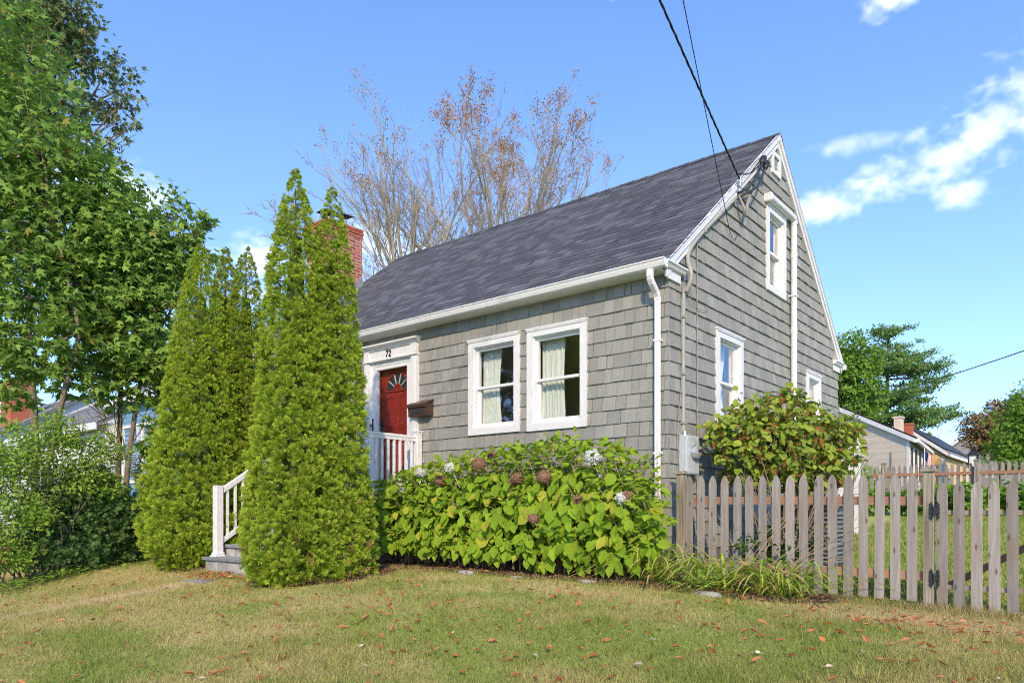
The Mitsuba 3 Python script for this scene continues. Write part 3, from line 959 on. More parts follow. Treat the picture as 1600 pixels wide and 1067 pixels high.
mb.box((cx0, cy0 - .012, float(roof_z(cy0)) - .1), (cx1 + .011, cy0 - .004, float(roof_z(cy0)) + .14))
mb.box((cx0, cy1 + .004, float(roof_z(cy1)) - .1), (cx1 + .02, cy1 + .012, float(roof_z(cy1)) + .14))
obj('flashing', mb, 'lead', k)
c = np.array([-8.95, 1.68])
mb = MB().tube([(c[0], c[1], 7.68), (c[0], c[1], 7.80)], .11, 14)
for i in range(8):
    a = i * math.pi / 4
    mb.beam((c[0] + .14 * math.cos(a), c[1] + .14 * math.sin(a), 7.70), (c[0] + .14 * math.cos(a), c[1] + .14 * math.sin(a), 7.93), .03, .006)
mb.box((c[0] - .15, c[1] - .15, 7.70), (c[0] + .15, c[1] + .15, 7.715))
ck = obj('flue_cap', mb, 'zinc', k)
v = np.array([[-.18, -.18, 0], [.18, -.18, 0], [.18, .18, 0], [-.18, .18, 0], [0, 0, .10], [0, 0, .07]]) + [c[0], c[1], 7.925]
obj('lid', MB().add(v, np.array([[0, 1, 4], [1, 2, 4], [2, 3, 4], [3, 0, 4], [1, 0, 5], [2, 1, 5], [3, 2, 5], [0, 3, 5]])), 'dark_metal', ck)
c = np.array([-8.84, 2.02])
mb = MB().tube([(c[0], c[1], 7.68), (c[0], c[1], 7.84)], .075, 14)
for i in range(4):
    a = i * math.pi / 2 + .4
    mb.beam((c[0] + .07 * math.cos(a), c[1] + .07 * math.sin(a), 7.83), (c[0] + .07 * math.cos(a), c[1] + .07 * math.sin(a), 7.93), .012, .006)
ck = obj('flue_cap', mb, 'zinc', k)
v = np.array([[-.15, -.15, 0], [.15, -.15, 0], [.15, .15, 0], [-.15, .15, 0], [0, 0, .07], [0, 0, .05]]) + [c[0], c[1], 7.92]
obj('lid', MB().add(v, np.array([[0, 1, 4], [1, 2, 4], [2, 3, 4], [3, 0, 4], [1, 0, 5], [2, 1, 5], [3, 2, 5], [0, 3, 5]])), 'dark_metal', ck)

# ---- electric service: conduit, meter, weatherheads, drop cables
k = uniq(HOUSE + '__service_conduit')
cp = [(.03, .33, 2.44), (.03, .33, 4.10), (.06, .335, 4.2), (.125, .33, 4.33), (.125, .335, 4.45), (.085, .35, 4.56), (.06, .40, 4.68), (.055, .54, 4.845), (.055, .85, 5.105), (.055, 1.44, 5.545), (.06, 1.86, 5.865)]
cp = np.array(cp)


def smooth_path(p, n=6):
    p = np.asarray(p, float)
    out = []
    for i in range(len(p) - 1):
        a, b, c_, d = p[max(i - 1, 0)], p[i], p[i + 1], p[min(i + 2, len(p) - 1)]
        for t in np.linspace(0, 1, n, endpoint=False):
            out.append(.5 * ((2 * b) + (c_ - a) * t + (2 * a - 5 * b + 4 * c_ - d) * t * t + (3 * b - a - 3 * c_ + d) * t ** 3))
    return np.array(out + [p[-1]])


scene[k] = mikit.ply(tube(smooth_path(cp), .026, 10), 'conduit_paint', True)
mb = MB()
for p in ((.03, .33, 3.9), (.03, .33, 3.2), (.03, .33, 2.6), (.05, .85, 5.105)):
    mb.box(np.subtract(p, (.03, .045, .012)), np.add(p, (.03, .045, .012)))
obj('strap', mb, 'conduit_paint', k)
obj('hub', MB().tube([(.045, .33, 2.42), (.045, .33, 2.50)], [.045, .034], 12), 'zinc', k)
for (ya, za, yb, zb, s) in ((1.93, 5.95, 2.60, 6.63, 0), (1.96, 5.90, 2.73, 6.60, 1)):
    w = uniq(HOUSE + '__weatherhead')
    mid = (.19, (ya + yb) / 2 - .02, (za + zb) / 2 - .05 - .05 * s)
    pth = smooth_path([(.07, ya, za), (.13, ya + .16, za + .1), mid, (.17, yb - .1, zb - .12), (.16, yb, zb)])
    scene[w] = mikit.ply(tube(pth, .017, 8), 'dark_metal', True)
    obj('hood', MB().tube([(.165, yb - .055, zb - .07), (.16, yb - .02, zb - .02), (.16, yb + .03, zb + .03), (.16, yb + .07, zb + .05)], [.03, .052, .05, .012], 12), 'black_iron', w, smooth=True)
for i, q in enumerate(((.03, 1.98, 5.94), (.03, 2.08, 5.84))):
    obj('cable_clip', MB().tube(smooth_path([(.08, 1.92, 5.90), (.14, 1.95 + .05 * i, 5.72), (.11, 2.02 + .06 * i, 5.66), (.12, 2.12 + .06 * i, 5.86 + .05 * i), (.13, 2.24 + .05 * i, 6.1)]), .013, 7), 'cable_grey', HOUSE)
obj('mast_bracket', MB().tube([(.03, 1.88, 6.03), (.13, 1.86, 6.06)], .03, 10).tube([(.12, 1.86, 6.0), (.12, 1.86, 6.12)], .022, 10), 'zinc', HOUSE)

METER = thing('electric_meter', 'pale grey electric meter box on the gable wall near the front corner', 'electric meter')
obj('box', MB().box((.022, .215, 1.965), (.135, .555, 2.44), ch=.01), 'meter_paint', METER)
obj('cover_seam', MB().box((.1355, .235, 1.985), (.140, .535, 2.42), ch=.002), 'meter_paint', METER)
mk = obj('dial_ring', MB().tube([(.139, .385, 2.235), (.158, .385, 2.235)], .092, 24), 'zinc', METER)
obj('dial_glass', MB().tube([(.158, .385, 2.235), (.205, .385, 2.235), (.222, .385, 2.235)], [.078, .076, .05], 24), 'meter_glass', mk, smooth=40)
obj('dial_face', MB().box((.2225, .35, 2.235), (.2235, .42, 2.265)), 'ink', mk)
obj('lower_conduit', MB().tube([(.06, .385, 1.97), (.06, .385, .6)], .03, 10), 'conduit_paint', METER, smooth=True)


def cable(name, pts, r, bsdf, label, n=5, cat='cable'):
    obj(name, MB().tube(smooth_path(pts, 5), r, n), bsdf, smooth=True, label=label, cat=cat)


def sag(a, b, s, n=24):
    t = np.linspace(0, 1, n)[:, None]
    p = np.asarray(a) + (np.asarray(b) - np.asarray(a)) * t
    p[:, 2] -= 4 * s * (t * (1 - t))[:, 0]
    return p


# the service drop: three conductors twisted round each other, from a pole across the street
A, Q = np.array([.12, 1.84, 6.10]), np.array([.575, -1.2, 6.742])
B = A + (Q - A) * 7.0
base = sag(A, B, .22, 160)
mb = MB()
L = np.linspace(0, 1, 160) * np.linalg.norm(B - A)
for j in range(3):
    ph = L * 2 * np.pi / .55 + j * 2.094
    off = np.column_stack([0.009 * np.cos(ph), 0 * ph, .009 * np.sin(ph)])
    mb.tube(base + off, .0062, 5)
obj('service_drop_cable', mb, 'cable_black', smooth=True, label='thick twisted black power cable running from the gable up over the street', cat='cable')
mb = MB()
for q in ((.15, 2.55, 6.58), (.15, 2.68, 6.56), (.13, 2.3, 6.35)):
    mb.tube(smooth_path([A + [.0, -.12, .03], A + [.08, .15, .10], ((A + np.array(q)) / 2 + [.1, .05, .10]), np.array(q)]), .007, 5)
obj('drip_loops', mb, 'cable_black', HOUSE, smooth=True)
A2 = np.array([.05, 1.643, 5.40])
B2 = A2 + (np.array([.70, -1.05, 6.84]) - A2) * 6.2
mb = MB().tube(sag(A2, B2, .05, 40), .0055, 5)
mb.tube(smooth_path([A2, (.06, 1.70, 5.30), (.05, 1.82, 5.27), (.05, 1.92, 5.36), (.04, 1.86, 5.42)]), .0045, 5)
obj('phone_cable', mb, 'cable_black', smooth=True, label='thin black phone wire from the gable siding up past the thick cable', cat='cable')
cable('wall_cable', [(.034, .78, 5.03), (.034, .72, 4.97), (.034, .702, 4.85), (.034, .704, 3.6), (.034, .704, 2.3), (.034, .704, 1.2)], .0075, 'cable_grey', 'thin grey cable clipped straight down the gable siding beside the conduit')
cable('loose_wire', [(.13, .30, 4.40), (.07, .42, 4.22), (.05, .60, 4.10), (.045, .85, 4.09), (.04, 1.02, 4.14)], .004, 'cable_grey', 'loose thin wire looping below the cornice return on the gable')
cable('meter_wire', [(.11, .20, 4.33), (.05, .24, 4.0), (.045, .26, 3.2), (.045, .16, 2.6), (.06, .13, 2.2), (.05, .17, 1.4)], .0045, 'cable_grey', 'slack thin wire hanging left of the meter box')
cable('street_wire', sag((-14.0, 45.0, 8.0), (7.4, 20.0, 8.2), .35, 14), .022, 'cable_black', 'single dark wire crossing the sky in front of the tall pine')

# ---- mailbox
MAIL = thing('mailbox', 'brown metal wall mailbox with sloped lid beside the red front door', 'mailbox')
mz0, mz1, mx0, mx1 = 2.985, 3.17, -4.40, -3.98
mb = MB()
mb.prism([(-.025, mz0), (-.155, mz0), (-.165, mz1 - .02), (-.025, mz1 + .04)], GABLE, mx0, mx1)
obj('body', mb, 'copper_brown', MAIL)
mb = MB()
mb.prism([(-.022, mz1 + .075), (-.022, mz1 + .058), (-.175, mz1 - .012), (-.182, mz1 - .05), (-.188, mz1 - .05), (-.183, mz1 + .002)], GABLE, mx0 - .012, mx1 + .012)
obj('lid', mb, 'copper_brown', MAIL)
obj('window_slot', MB().box((mx0 + .07, -.1655, mz0 + .045), (mx1 - .07, -.158, mz0 + .11)), 'dark_metal', MAIL)

# ---- front steps of fieldstone with slate treads
STEPS = thing('front_steps', 'stone front steps with slate treads leading up to the red door', 'steps')
ST_X0, ST_X1 = -5.64, -4.20
rise = [.887, 1.054, 1.22, 1.387, 1.553, 1.72]
ys = [-2.83, -2.58, -2.33, -2.08, -1.83, -1.58]
prev = .62
for i, (z, y) in enumerate(zip(rise, ys)):
    yback = 0 if i == 5 else ys[i + 1]
    # risers and cheeks built of separate stones
    obj('core', MB().box((ST_X0 + .05, y + .05, .45), (ST_X1 - .05, -.02, z - .05)), 'mortar', STEPS)
    zb = (prev - .01) if i else .60
    x = ST_X0 + .012
    while x < ST_X1 - .03:
        w = min(rng.uniform(.14, .34), ST_X1 - .012 - x)
        if w > .04:
            obj('stone', MB().box((x, y + .012 + rng.normal(0, .005), zb + .004), (x + w - .009, y + .10, z - .047), u=rng.random(), ch=.008), 'field_stone', STEPS)
        x += w
    for xs, xe in ((ST_X0 + .012, ST_X0 + .1), (ST_X1 - .1, ST_X1 - .012)):
        yq = y + .105
        while yq < -.05 and i == 0 or yq < yback - .03:
            w = min(rng.uniform(.15, .35), (-.02 if i == 0 else yback) - yq)
            obj('stone', MB().box((xs, yq, zb + .004), (xe, yq + w - .009, z - .047), u=rng.random(), ch=.008), 'field_stone', STEPS)
            yq += w
    yend = (yback + .06) if i < 5 else -.03
    obj('tread', MB().box((ST_X0 - .02, y - .025, z - .045), (ST_X1 + .02, yend, z), ch=.007), 'bluestone', STEPS)
    prev = z

# ---- railings
RAILL = thing('stair_railing', 'white railing with square post on the left of the front steps', 'railing')


def post(parent, x, y, z0, z1, w=.105, cap=True, base=True, mat='white_vinyl'):
    k = obj('post', MB().box((x - w / 2, y - w / 2, z0), (x + w / 2, y + w / 2, z1), ch=.006), mat, parent)
    if base:
        mb = MB().box((x - w / 2 - .028, y - w / 2 - .028, z0), (x + w / 2 + .028, y + w / 2 + .028, z0 + .022), ch=.006)
        mb.box((x - w / 2 - .016, y - w / 2 - .016, z0 + .022), (x + w / 2 + .016, y + w / 2 + .016, z0 + .06), ch=.01)
        obj('base_trim', mb, mat, k)
    if cap:
        mb = MB().box((x - w / 2 - .022, y - w / 2 - .022, z1), (x + w / 2 + .022, y + w / 2 + .022, z1 + .022), ch=.006)
        mb.box((x - w / 2 - .008, y - w / 2 - .008, z1 - .03), (x + w / 2 + .008, y + w / 2 + .008, z1), ch=.004)
        v = np.array([[-1, -1, 0], [1, -1, 0], [1, 1, 0], [-1, 1, 0]]) * (w / 2 + .012)
        v = np.vstack([v + [x, y, z1 + .022], [[x, y, z1 + .045]]])
        mb.add(v, np.array([[0, 1, 4], [1, 2, 4], [2, 3, 4], [3, 0, 4]]))
        obj('cap', mb, mat, k)
    return k


LX = -5.50
post(RAILL, LX, -2.70, .887, 1.868, cap=False)
obj('post_top', MB().box((LX - .05, -2.75, 1.8685), (LX + .05, -2.65, 1.874), ch=.002), 'white_vinyl', RAILL)
sl_ = .667
ra, rb = np.array([LX, -2.648, 1.80]), np.array([LX, -1.50, 1.80 + sl_ * 1.148])
obj('top_rail', MB().beam(ra, rb, .062, .075, ch=.008), 'white_vinyl', RAILL)
obj('bottom_rail', MB().beam(ra - [0, 0, .70], rb - [0, 0, .70], .045, .065, ch=.006), 'white_vinyl', RAILL)
for i in range(9):
    y = -2.56 + i * .118
    z = 1.80 + sl_ * (y + 2.648)
    obj('baluster', MB().box((LX - .017, y - .017, z - .70), (LX + .017, y + .017, z - .02), ch=.003), 'white_vinyl', RAILL)
post(RAILL, LX, -1.42, 1.72, 2.74)
obj('top_rail', MB().beam((LX, -1.365, 2.66), (LX, -.02, 2.66), .062, .06, ch=.008), 'white_vinyl', RAILL)
obj('bottom_rail', MB().beam((LX, -1.365, 1.93), (LX, -.02, 1.93), .045, .06, ch=.006), 'white_vinyl', RAILL)
for i in range(11):
    y = -1.26 + i * .115
    obj('baluster', MB().box((LX - .017, y - .017, 1.93), (LX + .017, y + .017, 2.66), ch=.003), 'white_vinyl', RAILL)

RAILR = thing('porch_railing', 'white porch railing with capped post between the red door and the mailbox', 'railing')
RX = -4.27
post(RAILR, RX, -.085, 1.72, 2.745)
post(RAILR, RX, -1.50, 1.72, 2.745)
obj('top_rail', MB().box((RX - .032, -1.447, 2.640), (RX + .032, -.138, 2.685), ch=.008).box((RX - .022, -1.447, 2.600), (RX + .022, -.138, 2.640)), 'white_vinyl', RAILR)
obj('bottom_rail', MB().beam((RX, -1.447, 1.93), (RX, -.138, 1.93), .045, .06, ch=.006), 'white_vinyl', RAILR)
for i in range(11):
    y = -.21 - i * .118
    obj('baluster', MB().box((RX - .017, y - .017, 1.95), (RX + .017, y + .017, 2.605), ch=.003), 'white_vinyl', RAILR)

# ------------------------------------------------------------------ fences


def picket_poly(w, h, tip=.115):
    """Gothic picket: straight sides, shoulders that curve in to a blunt point."""
    t = np.linspace(0, 1, 6)[1:]
    xs = w / 2 * (1 - .86 * t ** 2.3)
    zs = h - tip + tip * t
    r = [(w / 2, 0)] + [(w / 2, h - tip)] + list(zip(xs, zs))
    l = [(-x, z) for x, z in r[::-1]]
    return r + l


def picket(parent, x, y, z0, h, w=.088, lean=0.0, front=0.0):
    poly = np.array(picket_poly(w, h))
    poly[:, 0] += lean * poly[:, 1]
    warp = rng.normal(0, .004, 2)
    mb = MB()
    mb.prism(poly, lambda p, ww: np.column_stack([x + p[:, 0], y - ww + warp[0] * (p[:, 1] / h) ** 2, z0 + p[:, 1]]), 0, .020, u=rng.random())
    return obj('picket', mb, 'weathered_wood', parent)


def fence_post(parent, x, y, z0, z1, w=.095, cap=True, name='post'):
    k = obj(name, MB().box((x - w / 2, y - w / 2, z0), (x + w / 2, y + w / 2, z1), u=rng.random(), ch=.004), 'fence_post_wood', parent)
    if cap:
        mb = MB().box((x - w / 2 - .022, y - w / 2 - .022, z1 + .001), (x + w / 2 + .022, y + w / 2 + .022, z1 + .026), u=.4, ch=.006)
        mb.box((x - w / 2 - .008, y - w / 2 - .008, z1 + .026), (x + w / 2 + .008, y + w / 2 + .008, z1 + .042), u=.6, ch=.008)
        obj('cap', mb, 'fence_post_wood', k)
    return k


FY = -.06
FEN = thing('picket_fence', 'weathered wooden picket fence running from the house corner to the hinged gate', 'fence')
fence_post(FEN, .20, FY, .5, 1.945)
fence_post(FEN, 2.765, FY + .005, .35, 1.885, w=.086)
for zl, zr, nm in ((1.640, 1.613, 'rail'), (.925, .892, 'rail')):
    obj(nm, MB().beam((.25, FY + .028, zl), (2.712, FY + .028, zr), .038, .085, u=rng.random(), up=(0, 0, 1)), 'cedar_rail', FEN)
for i in range(17):
    x = .295 + i * .1455
    h = 1.225 + rng.normal(0, .006)
    top = 1.922 - (x - .295) * .022
    picket(FEN, x, FY + .008, top - h, h, .088 + rng.normal(0, .0025), rng.normal(0, .004))
GATE = thing('fence_gate', 'picket gate with black hinges and a diagonal brace at the right edge', 'gate')
for i in range(7):
    x = 2.880 + i * .1385
    h = 1.205 + rng.normal(0, .006)
    picket(GATE, x, FY + .004, 1.783 - h + rng.normal(0, .004), h, .089 + rng.normal(0, .002), rng.normal(0, .004))
for z in (1.50, .80):
    obj('rail', MB().beam((2.84, FY + .026, z), (3.77, FY + .026, z), .036, .042, u=rng.random()), 'fence_post_wood', GATE)
obj('brace', MB().beam((2.86, FY + .066, .77), (3.75, FY + .066, 1.33), .034, .062, u=.3), 'cedar_rail', GATE)


def hinge(z0, z1):
    zc = (z0 + z1) / 2
    h = (z1 - z0) / 2
    prof = [(.006, -h * .72), (.013, -h * .80), (.021, -h), (.029, -h * .80), (.040, -h * .68), (.034, -h * .45), (.041, -h * .20), (.035, 0), (.041, h * .20), (.034, h * .45), (.040, h * .68), (.029, h * .80), (.021, h), (.013, h * .80), (.006, h * .72)]
    mb = MB()
    yb = FY - .0405
    mb.prism([(2.818 + .004 + a, zc + b) for a, b in prof], lambda p, w: np.column_stack([p[:, 0], yb + .022 - w, p[:, 1]]), 0, .006)
    mb.prism([(2.818 - .004 - a, zc + b) for a, b in prof], lambda p, w: np.column_stack([p[:, 0], yb - w, p[:, 1]]), 0, .006)
    mb.tube([(2.818, FY - .05, zc - h * .5), (2.818, FY - .05, zc + h * .5)], .0115, 8)
    for s in (-1, 1):
        for b in (-.62, .62, 0):
            mb.tube([(2.818 + s * .025, yb + (.016 if s > 0 else -.006), zc + b * h), (2.818 + s * .025, yb + (.012 if s > 0 else -.010), zc + b * h)], .007, 6)
    mb.box((2.812, yb - .004, zc - .025), (2.850, yb + .022, zc + .025))
    obj('hinge', mb, 'black_iron', GATE)


hinge(1.42, 1.605)
hinge(.782, .972)

BACKF = thing('back_fence', 'far weathered picket fence across the back of the yard', 'fence')
bx0, bx1, by, bz = -1.6, 7.6, 16.0, 1.67
n = int((bx1 - bx0) / .15)
for i in range(n):
    x = bx0 + i * .15
    poly = np.array(picket_poly(.09, 1.22, .12))
    mb = MB().prism(poly, lambda p, ww: np.column_stack([x + p[:, 0], by + .02 + ww, bz + p[:, 1] + .01 * math.sin(i * 1.7)]), 0, .02, u=rng.random())
    obj('picket', mb, 'weathered_wood', BACKF)
for i, x in enumerate(np.arange(bx0, bx1, 2.35)):
    fence_post(BACKF, x + .35, by - .05, bz - .3, bz + 1.26, .11)
for z in (2.60, 1.98):
    obj('rail', MB().beam((bx0, by, z), (bx1, by, z), .038, .09, u=.6), 'cedar_rail', BACKF)

# white board enclosure behind the rear corner, and the air conditioner by the gable wall
PORCH = thing('rear_porch', 'white boarded back porch corner behind the house, seen past the shrub', 'porch')
for i in range(10):
    obj('board', MB().box((-.9 + i * .10, 7.60, 2.02), (-.9 + i * .10 + .094, 7.63, 2.95), ch=.004), 'white_paint', PORCH)
obj('cap_rail', MB().box((-.95, 7.56, 2.951), (.15, 7.68, 2.99), ch=.006), 'white_paint', PORCH)
obj('post', MB().box((.102, 7.57, 1.0), (.202, 7.67, 2.95), ch=.005), 'white_paint', PORCH)
obj('deck_edge', MB().box((-.95, 7.55, 1.86), (.22, 7.70, 2.0), ch=.006), 'white_paint', PORCH)
obj('post', MB().box((-.02, 7.06, 1.0), (.08, 7.16, 1.86), ch=.005), 'white_paint', PORCH)
AC = thing('air_conditioner', 'grey slatted air conditioner unit half hidden behind the picket fence', 'air conditioner')
ax, ay, az_ = .95, 2.35, .82
obj('case', MB().box((ax - .36, ay - .36, az_ - .12), (ax + .36, ay + .36, az_ + .76), ch=.02), 'dark_metal', AC)
for i in range(12):
    z = az_ + .02 + i * .058
    obj('slat', MB().box((ax - .37, ay - .372, z), (ax + .37, ay - .361, z + .024)).box((ax + .361, ay - .37, z), (ax + .372, ay + .37, z + .024)), 'zinc', AC)
obj('top_cover', MB().box((ax - .37, ay - .37, az_ + .761), (ax + .37, ay + .37, az_ + .79), ch=.01), 'zinc', AC)

# ------------------------------------------------------------------ leaf templates
def tmpl(v, f, w=None):
    v = np.array(v, float)
    return v, np.array(f), (v[:, 0] if w is None else np.array(w, float))


LEAF2 = tmpl([[0, 0, 0], [.5, .27, .05], [1, 0, -.06], [.5, -.27, .05], [.5, 0, 0]], [[0, 4, 1], [4, 2, 1], [0, 3, 4], [4, 3, 2]])
RHOMB = tmpl([[0, 0, 0], [.45, .26, .05], [1, 0, 0], [.45, -.26, .05]], [[0, 2, 1], [0, 3, 2]])
OVATE = tmpl([[0, 0, 0], [.22, .26, .03], [.22, 0, -.02], [.22, -.26, .03], [.55, .31, .02], [.55, 0, -.05], [.55, -.31, .02], [.82, .15, -.06], [.82, 0, -.10], [.82, -.15, -.06], [1, 0, -.17]],
             [[0, 2, 1], [0, 3, 2], [1, 2, 5], [1, 5, 4], [2, 3, 6], [2, 6, 5], [4, 5, 8], [4, 8, 7], [5, 6, 9], [5, 9, 8], [7, 8, 10], [8, 9, 10]])


def maple_template():
    tips = [(-112, .42), (-58, .80), (0, 1.0), (58, .80), (112, .42)]
    pts = [(.02, -.05)]
    out = []
    for i, (a, r) in enumerate(tips):
        a = math.radians(a)
        for da, rr in ((-.22, .62), (-.10, .72), (0, 1.0), (.10, .72), (.22, .62)):
            out.append((r * rr * math.cos(a + da * (1.5 if r < .5 else 1)), r * rr * math.sin(a + da * (1.5 if r < .5 else 1))))
        if i < 4:
            b = math.radians((tips[i][0] + tips[i + 1][0]) / 2)
            out.append((.36 * math.cos(b), .36 * math.sin(b)))
    o = np.array([(.0, 0)] + out) * .62
    o[:, 0] += .30
    v = np.column_stack([o, -.25 * (o[:, 0] - .3) ** 2 - .16 * np.abs(o[:, 1])])
    v = np.vstack([v, [[0, 0, .02]]])
    k = len(out)
    f = [[0, i, i + 1] for i in range(1, k)] + [[0, k, 1]]
    return v, np.array(f), np.clip(v[:, 0], 0, 1)


MAPLE = maple_template()


def frond_template(seed=0):
    """A flat spray of arborvitae: a spine with pairs of pointed side sprays."""
    r = np.random.default_rng(seed)
    v, f, w = [], [], []

    def spike(a, b, wd, w0, w1, zz, one=False):
        a, b = np.array(a), np.array(b)
        d = (b - a) / np.linalg.norm(b - a)
        nn = np.array([-d[1], d[0]])
        k = len(v)
        m_ = a + (b - a) * .55
        if one:
            m_ = a + (b - a) * .30
            v.extend([[*(m_ + nn * wd), zz], [*b, zz * 1.6], [*(m_ - nn * wd), zz * .5]])
            w.extend([w0, w1, w0])
            f.append([k, k + 2, k + 1])
            return
        v.extend([[*a, 0], [*(m_ + nn * wd), zz], [*b, zz * 1.6], [*(m_ - nn * wd), zz]])
        w.extend([w0, (w0 + w1) / 2, w1, (w0 + w1) / 2])
        f.extend([[k, k + 2, k + 1], [k, k + 3, k + 2]])
    spike((0, 0), (1, 0), .055, 0, 1, .02)
    for i, x in enumerate((.10, .28, .46, .64)):
        for s in (-1, 1):
            L = (.50, .50, .40, .26)[i] * r.uniform(.8, 1.15)
            an = s * math.radians(r.uniform(34, 48))
            spike((x, 0), (x + L * math.cos(an), L * math.sin(an)), .075, x * .6, min(1, x + L * .9), r.uniform(-.08, .08), True)
    return np.array(v, float), np.array(f), np.array(w)


FRONDS = [frond_template(i) for i in range(3)]


# ------------------------------------------------------------------ arborvitae
def arborvitae(pos, height, prof, label, seed, dens=1.0, mat='cedar_leaf', lean=(0, 0), brown=None):
    """prof: (height fraction, radius) pairs. Clumps of sprays set over a lumpy cone, a thin trunk and bare inner twigs."""
    k = thing('arborvitae', label, 'tree', 'clipped arborvitae beside the front steps')
    x0, y0 = pos
    z0 = float(zg(x0, y0)) - .02
    hs, rs = np.array(prof).T
    R = lambda h: np.interp(h, hs, rs)
    mb = MB().tube([(x0, y0, z0 - .1), (x0 + .02, y0, z0 + .5), (x0 + lean[0] * .5, y0 + lean[1] * .5, z0 + height * .5), (x0 + lean[0], y0 + lean[1], z0 + height * .96)], [.10, .08, .05, .006], 8)
    for i in range(5):
        a = i * 1.26 + seed
        mb.tube([(x0, y0, z0 + .08), (x0 + .18 * math.cos(a), y0 + .18 * math.sin(a), z0 + .35), (x0 + .3 * math.cos(a), y0 + .3 * math.sin(a), z0 + .8)], [.05, .035, .012], 6)
    obj('trunk', mb, 'bark', k, smooth=True)
    hh = np.linspace(.05, .84, 20)
    aa = np.arange(14) * 2 * np.pi / 14
    H, A_ = np.meshgrid(hh, aa, indexing='ij')
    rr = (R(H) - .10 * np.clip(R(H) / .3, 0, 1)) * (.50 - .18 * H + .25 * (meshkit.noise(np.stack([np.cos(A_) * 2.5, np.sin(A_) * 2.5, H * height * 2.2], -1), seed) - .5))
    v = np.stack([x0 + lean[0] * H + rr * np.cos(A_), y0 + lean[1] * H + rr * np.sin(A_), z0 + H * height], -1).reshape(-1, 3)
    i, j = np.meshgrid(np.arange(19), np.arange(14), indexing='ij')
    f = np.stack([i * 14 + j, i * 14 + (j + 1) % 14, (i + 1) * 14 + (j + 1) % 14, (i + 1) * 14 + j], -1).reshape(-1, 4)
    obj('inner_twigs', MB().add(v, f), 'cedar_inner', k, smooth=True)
    # clump centres, evenly over the surface
    zs = np.linspace(0, 1, 400)
    cdf = np.cumsum(R(zs) + .08)
    area = 2 * np.pi * np.trapezoid(R(zs), zs) * height
    nc = int(area * 215 * dens)
    h = np.interp(rng.random(nc) * cdf[-1], cdf, zs)
    a = rng.random(nc) * 2 * np.pi
    lump = meshkit.fbm(np.stack([np.cos(a) * 1.9, np.sin(a) * 1.9, h * height * 2.3], -1), 3, seed=seed) - .5
    fine = rng.normal(0, .085, nc)
    rad = (R(h) - .075 * np.clip(R(h) / .3, 0, 1)) * (1 + .22 * lump + .6 * fine)
    rad = np.where(rng.random(nc) < .30, rad * rng.uniform(.40, .82, nc), rad)      # some tufts sit deeper and close the gaps
    rad = np.maximum(rad, .12 * R(h))
    out = unit(np.column_stack([np.cos(a), np.sin(a), np.full(nc, .35)]))
    C = np.column_stack([x0 + lean[0] * h + rad * np.cos(a), y0 + lean[1] * h + rad * np.sin(a), z0 + h * height])
    # sprays of each tuft: radiating from its middle, the outward half
    per = 15
    n = nc * per
    ci = np.repeat(np.arange(nc), per)
    size = np.clip(.50 + .62 * (1 - h[ci]), .5, 1.0) * rng.uniform(.058, .102, n)
    q = unit(rng.normal(size=(n, 3)) * .8 + out[ci] * .9 + np.array([0, 0, .55]))
    P = C[ci] + q * (rng.random(n) * .045 * np.clip(R(h[ci]) / .35, .3, 1))[:, None]
    ax = q
    nr = unit(rng.normal(size=(n, 3)) + out[ci] * .35)
    crand = rng.random(nc)
    rnd = np.clip(crand[ci] * .62 + rng.random(n) * .38, 0, .999)
    far = (P[:, 1] - y0) * 1.0 - (P[:, 0] - x0) * .8 > .12 * height / 5          # thinner on the side turned to the house
    keep = ~far | (rng.random(n) < .5)
    P, ax, nr, size, rnd = P[keep], ax[keep], nr[keep], size[keep], rnd[keep]
    if brown is not None:
        keep = rng.random(n) > brown(P)
        P, ax, nr, size, rnd = P[keep], ax[keep], nr[keep], size[keep], rnd[keep]
    mb = MB()
    which = rng.integers(0, 3, len(P))
    for t in range(3):
        q = which == t
        scatter(mb, *FRONDS[t], P[q], ax[q], nr[q], size[q], rnd[q])
    obj('foliage', mb, mat, k)
    # brown dead twigs showing near the foot
    nb = 170
    h = rng.beta(1.1, 7, nb) * .5
    a = rng.random(nb) * 2 * np.pi
    rad = R(h) * rng.uniform(.55, .92, nb)
    P = np.column_stack([x0 + rad * np.cos(a), y0 + rad * np.sin(a), z0 + .06 + h * height])
    mb = MB()
    scatter(mb, *FRONDS[1], P, unit(np.column_stack([np.cos(a), np.sin(a), rng.normal(-.1, .5, nb)])), rdir(nb), rng.uniform(.08, .15, nb), rng.random(nb))
    obj('dead_twigs', mb, 'dead_sprays', k)


P1 = [(0, .42), (.04, .57), (.10, .62), (.22, .57), (.40, .50), (.55, .44), (.66, .385), (.78, .325), (.88, .235), (.95, .125), (1, .025)]
P2 = [(0, .38), (.03, .52), (.12, .53), (.22, .47), (.35, .42), (.50, .385), (.66, .34), (.77, .285), (.88, .20), (.95, .115), (1, .025)]
arborvitae((-3.42, -2.86), 4.92, P1, 'tallest bright green arborvitae, to the right of the front steps', 1)
arborvitae((-3.25, -2.45), 4.78, P2, 'slightly shorter arborvitae spire pressed against the tallest one, next to the red door', 2, lean=(-.05, .03))
P3 = [(0, .55), (.07, .82), (.17, .85), (.29, .73), (.40, .60), (.56, .52), (.72, .42), (.87, .29), (.95, .15), (1, .025)]
P4 = [(0, .38), (.10, .46), (.30, .43), (.49, .40), (.65, .37), (.77, .31), (.88, .22), (.95, .13), (1, .025)]
arborvitae((-6.36, -2.50), 4.78, P3, 'leftmost broad arborvitae left of the front steps', 3)
arborvitae((-6.10, -1.92), 4.83, P4, 'slim darker arborvitae just behind the white stair post', 4, mat='cedar_leaf_dark')
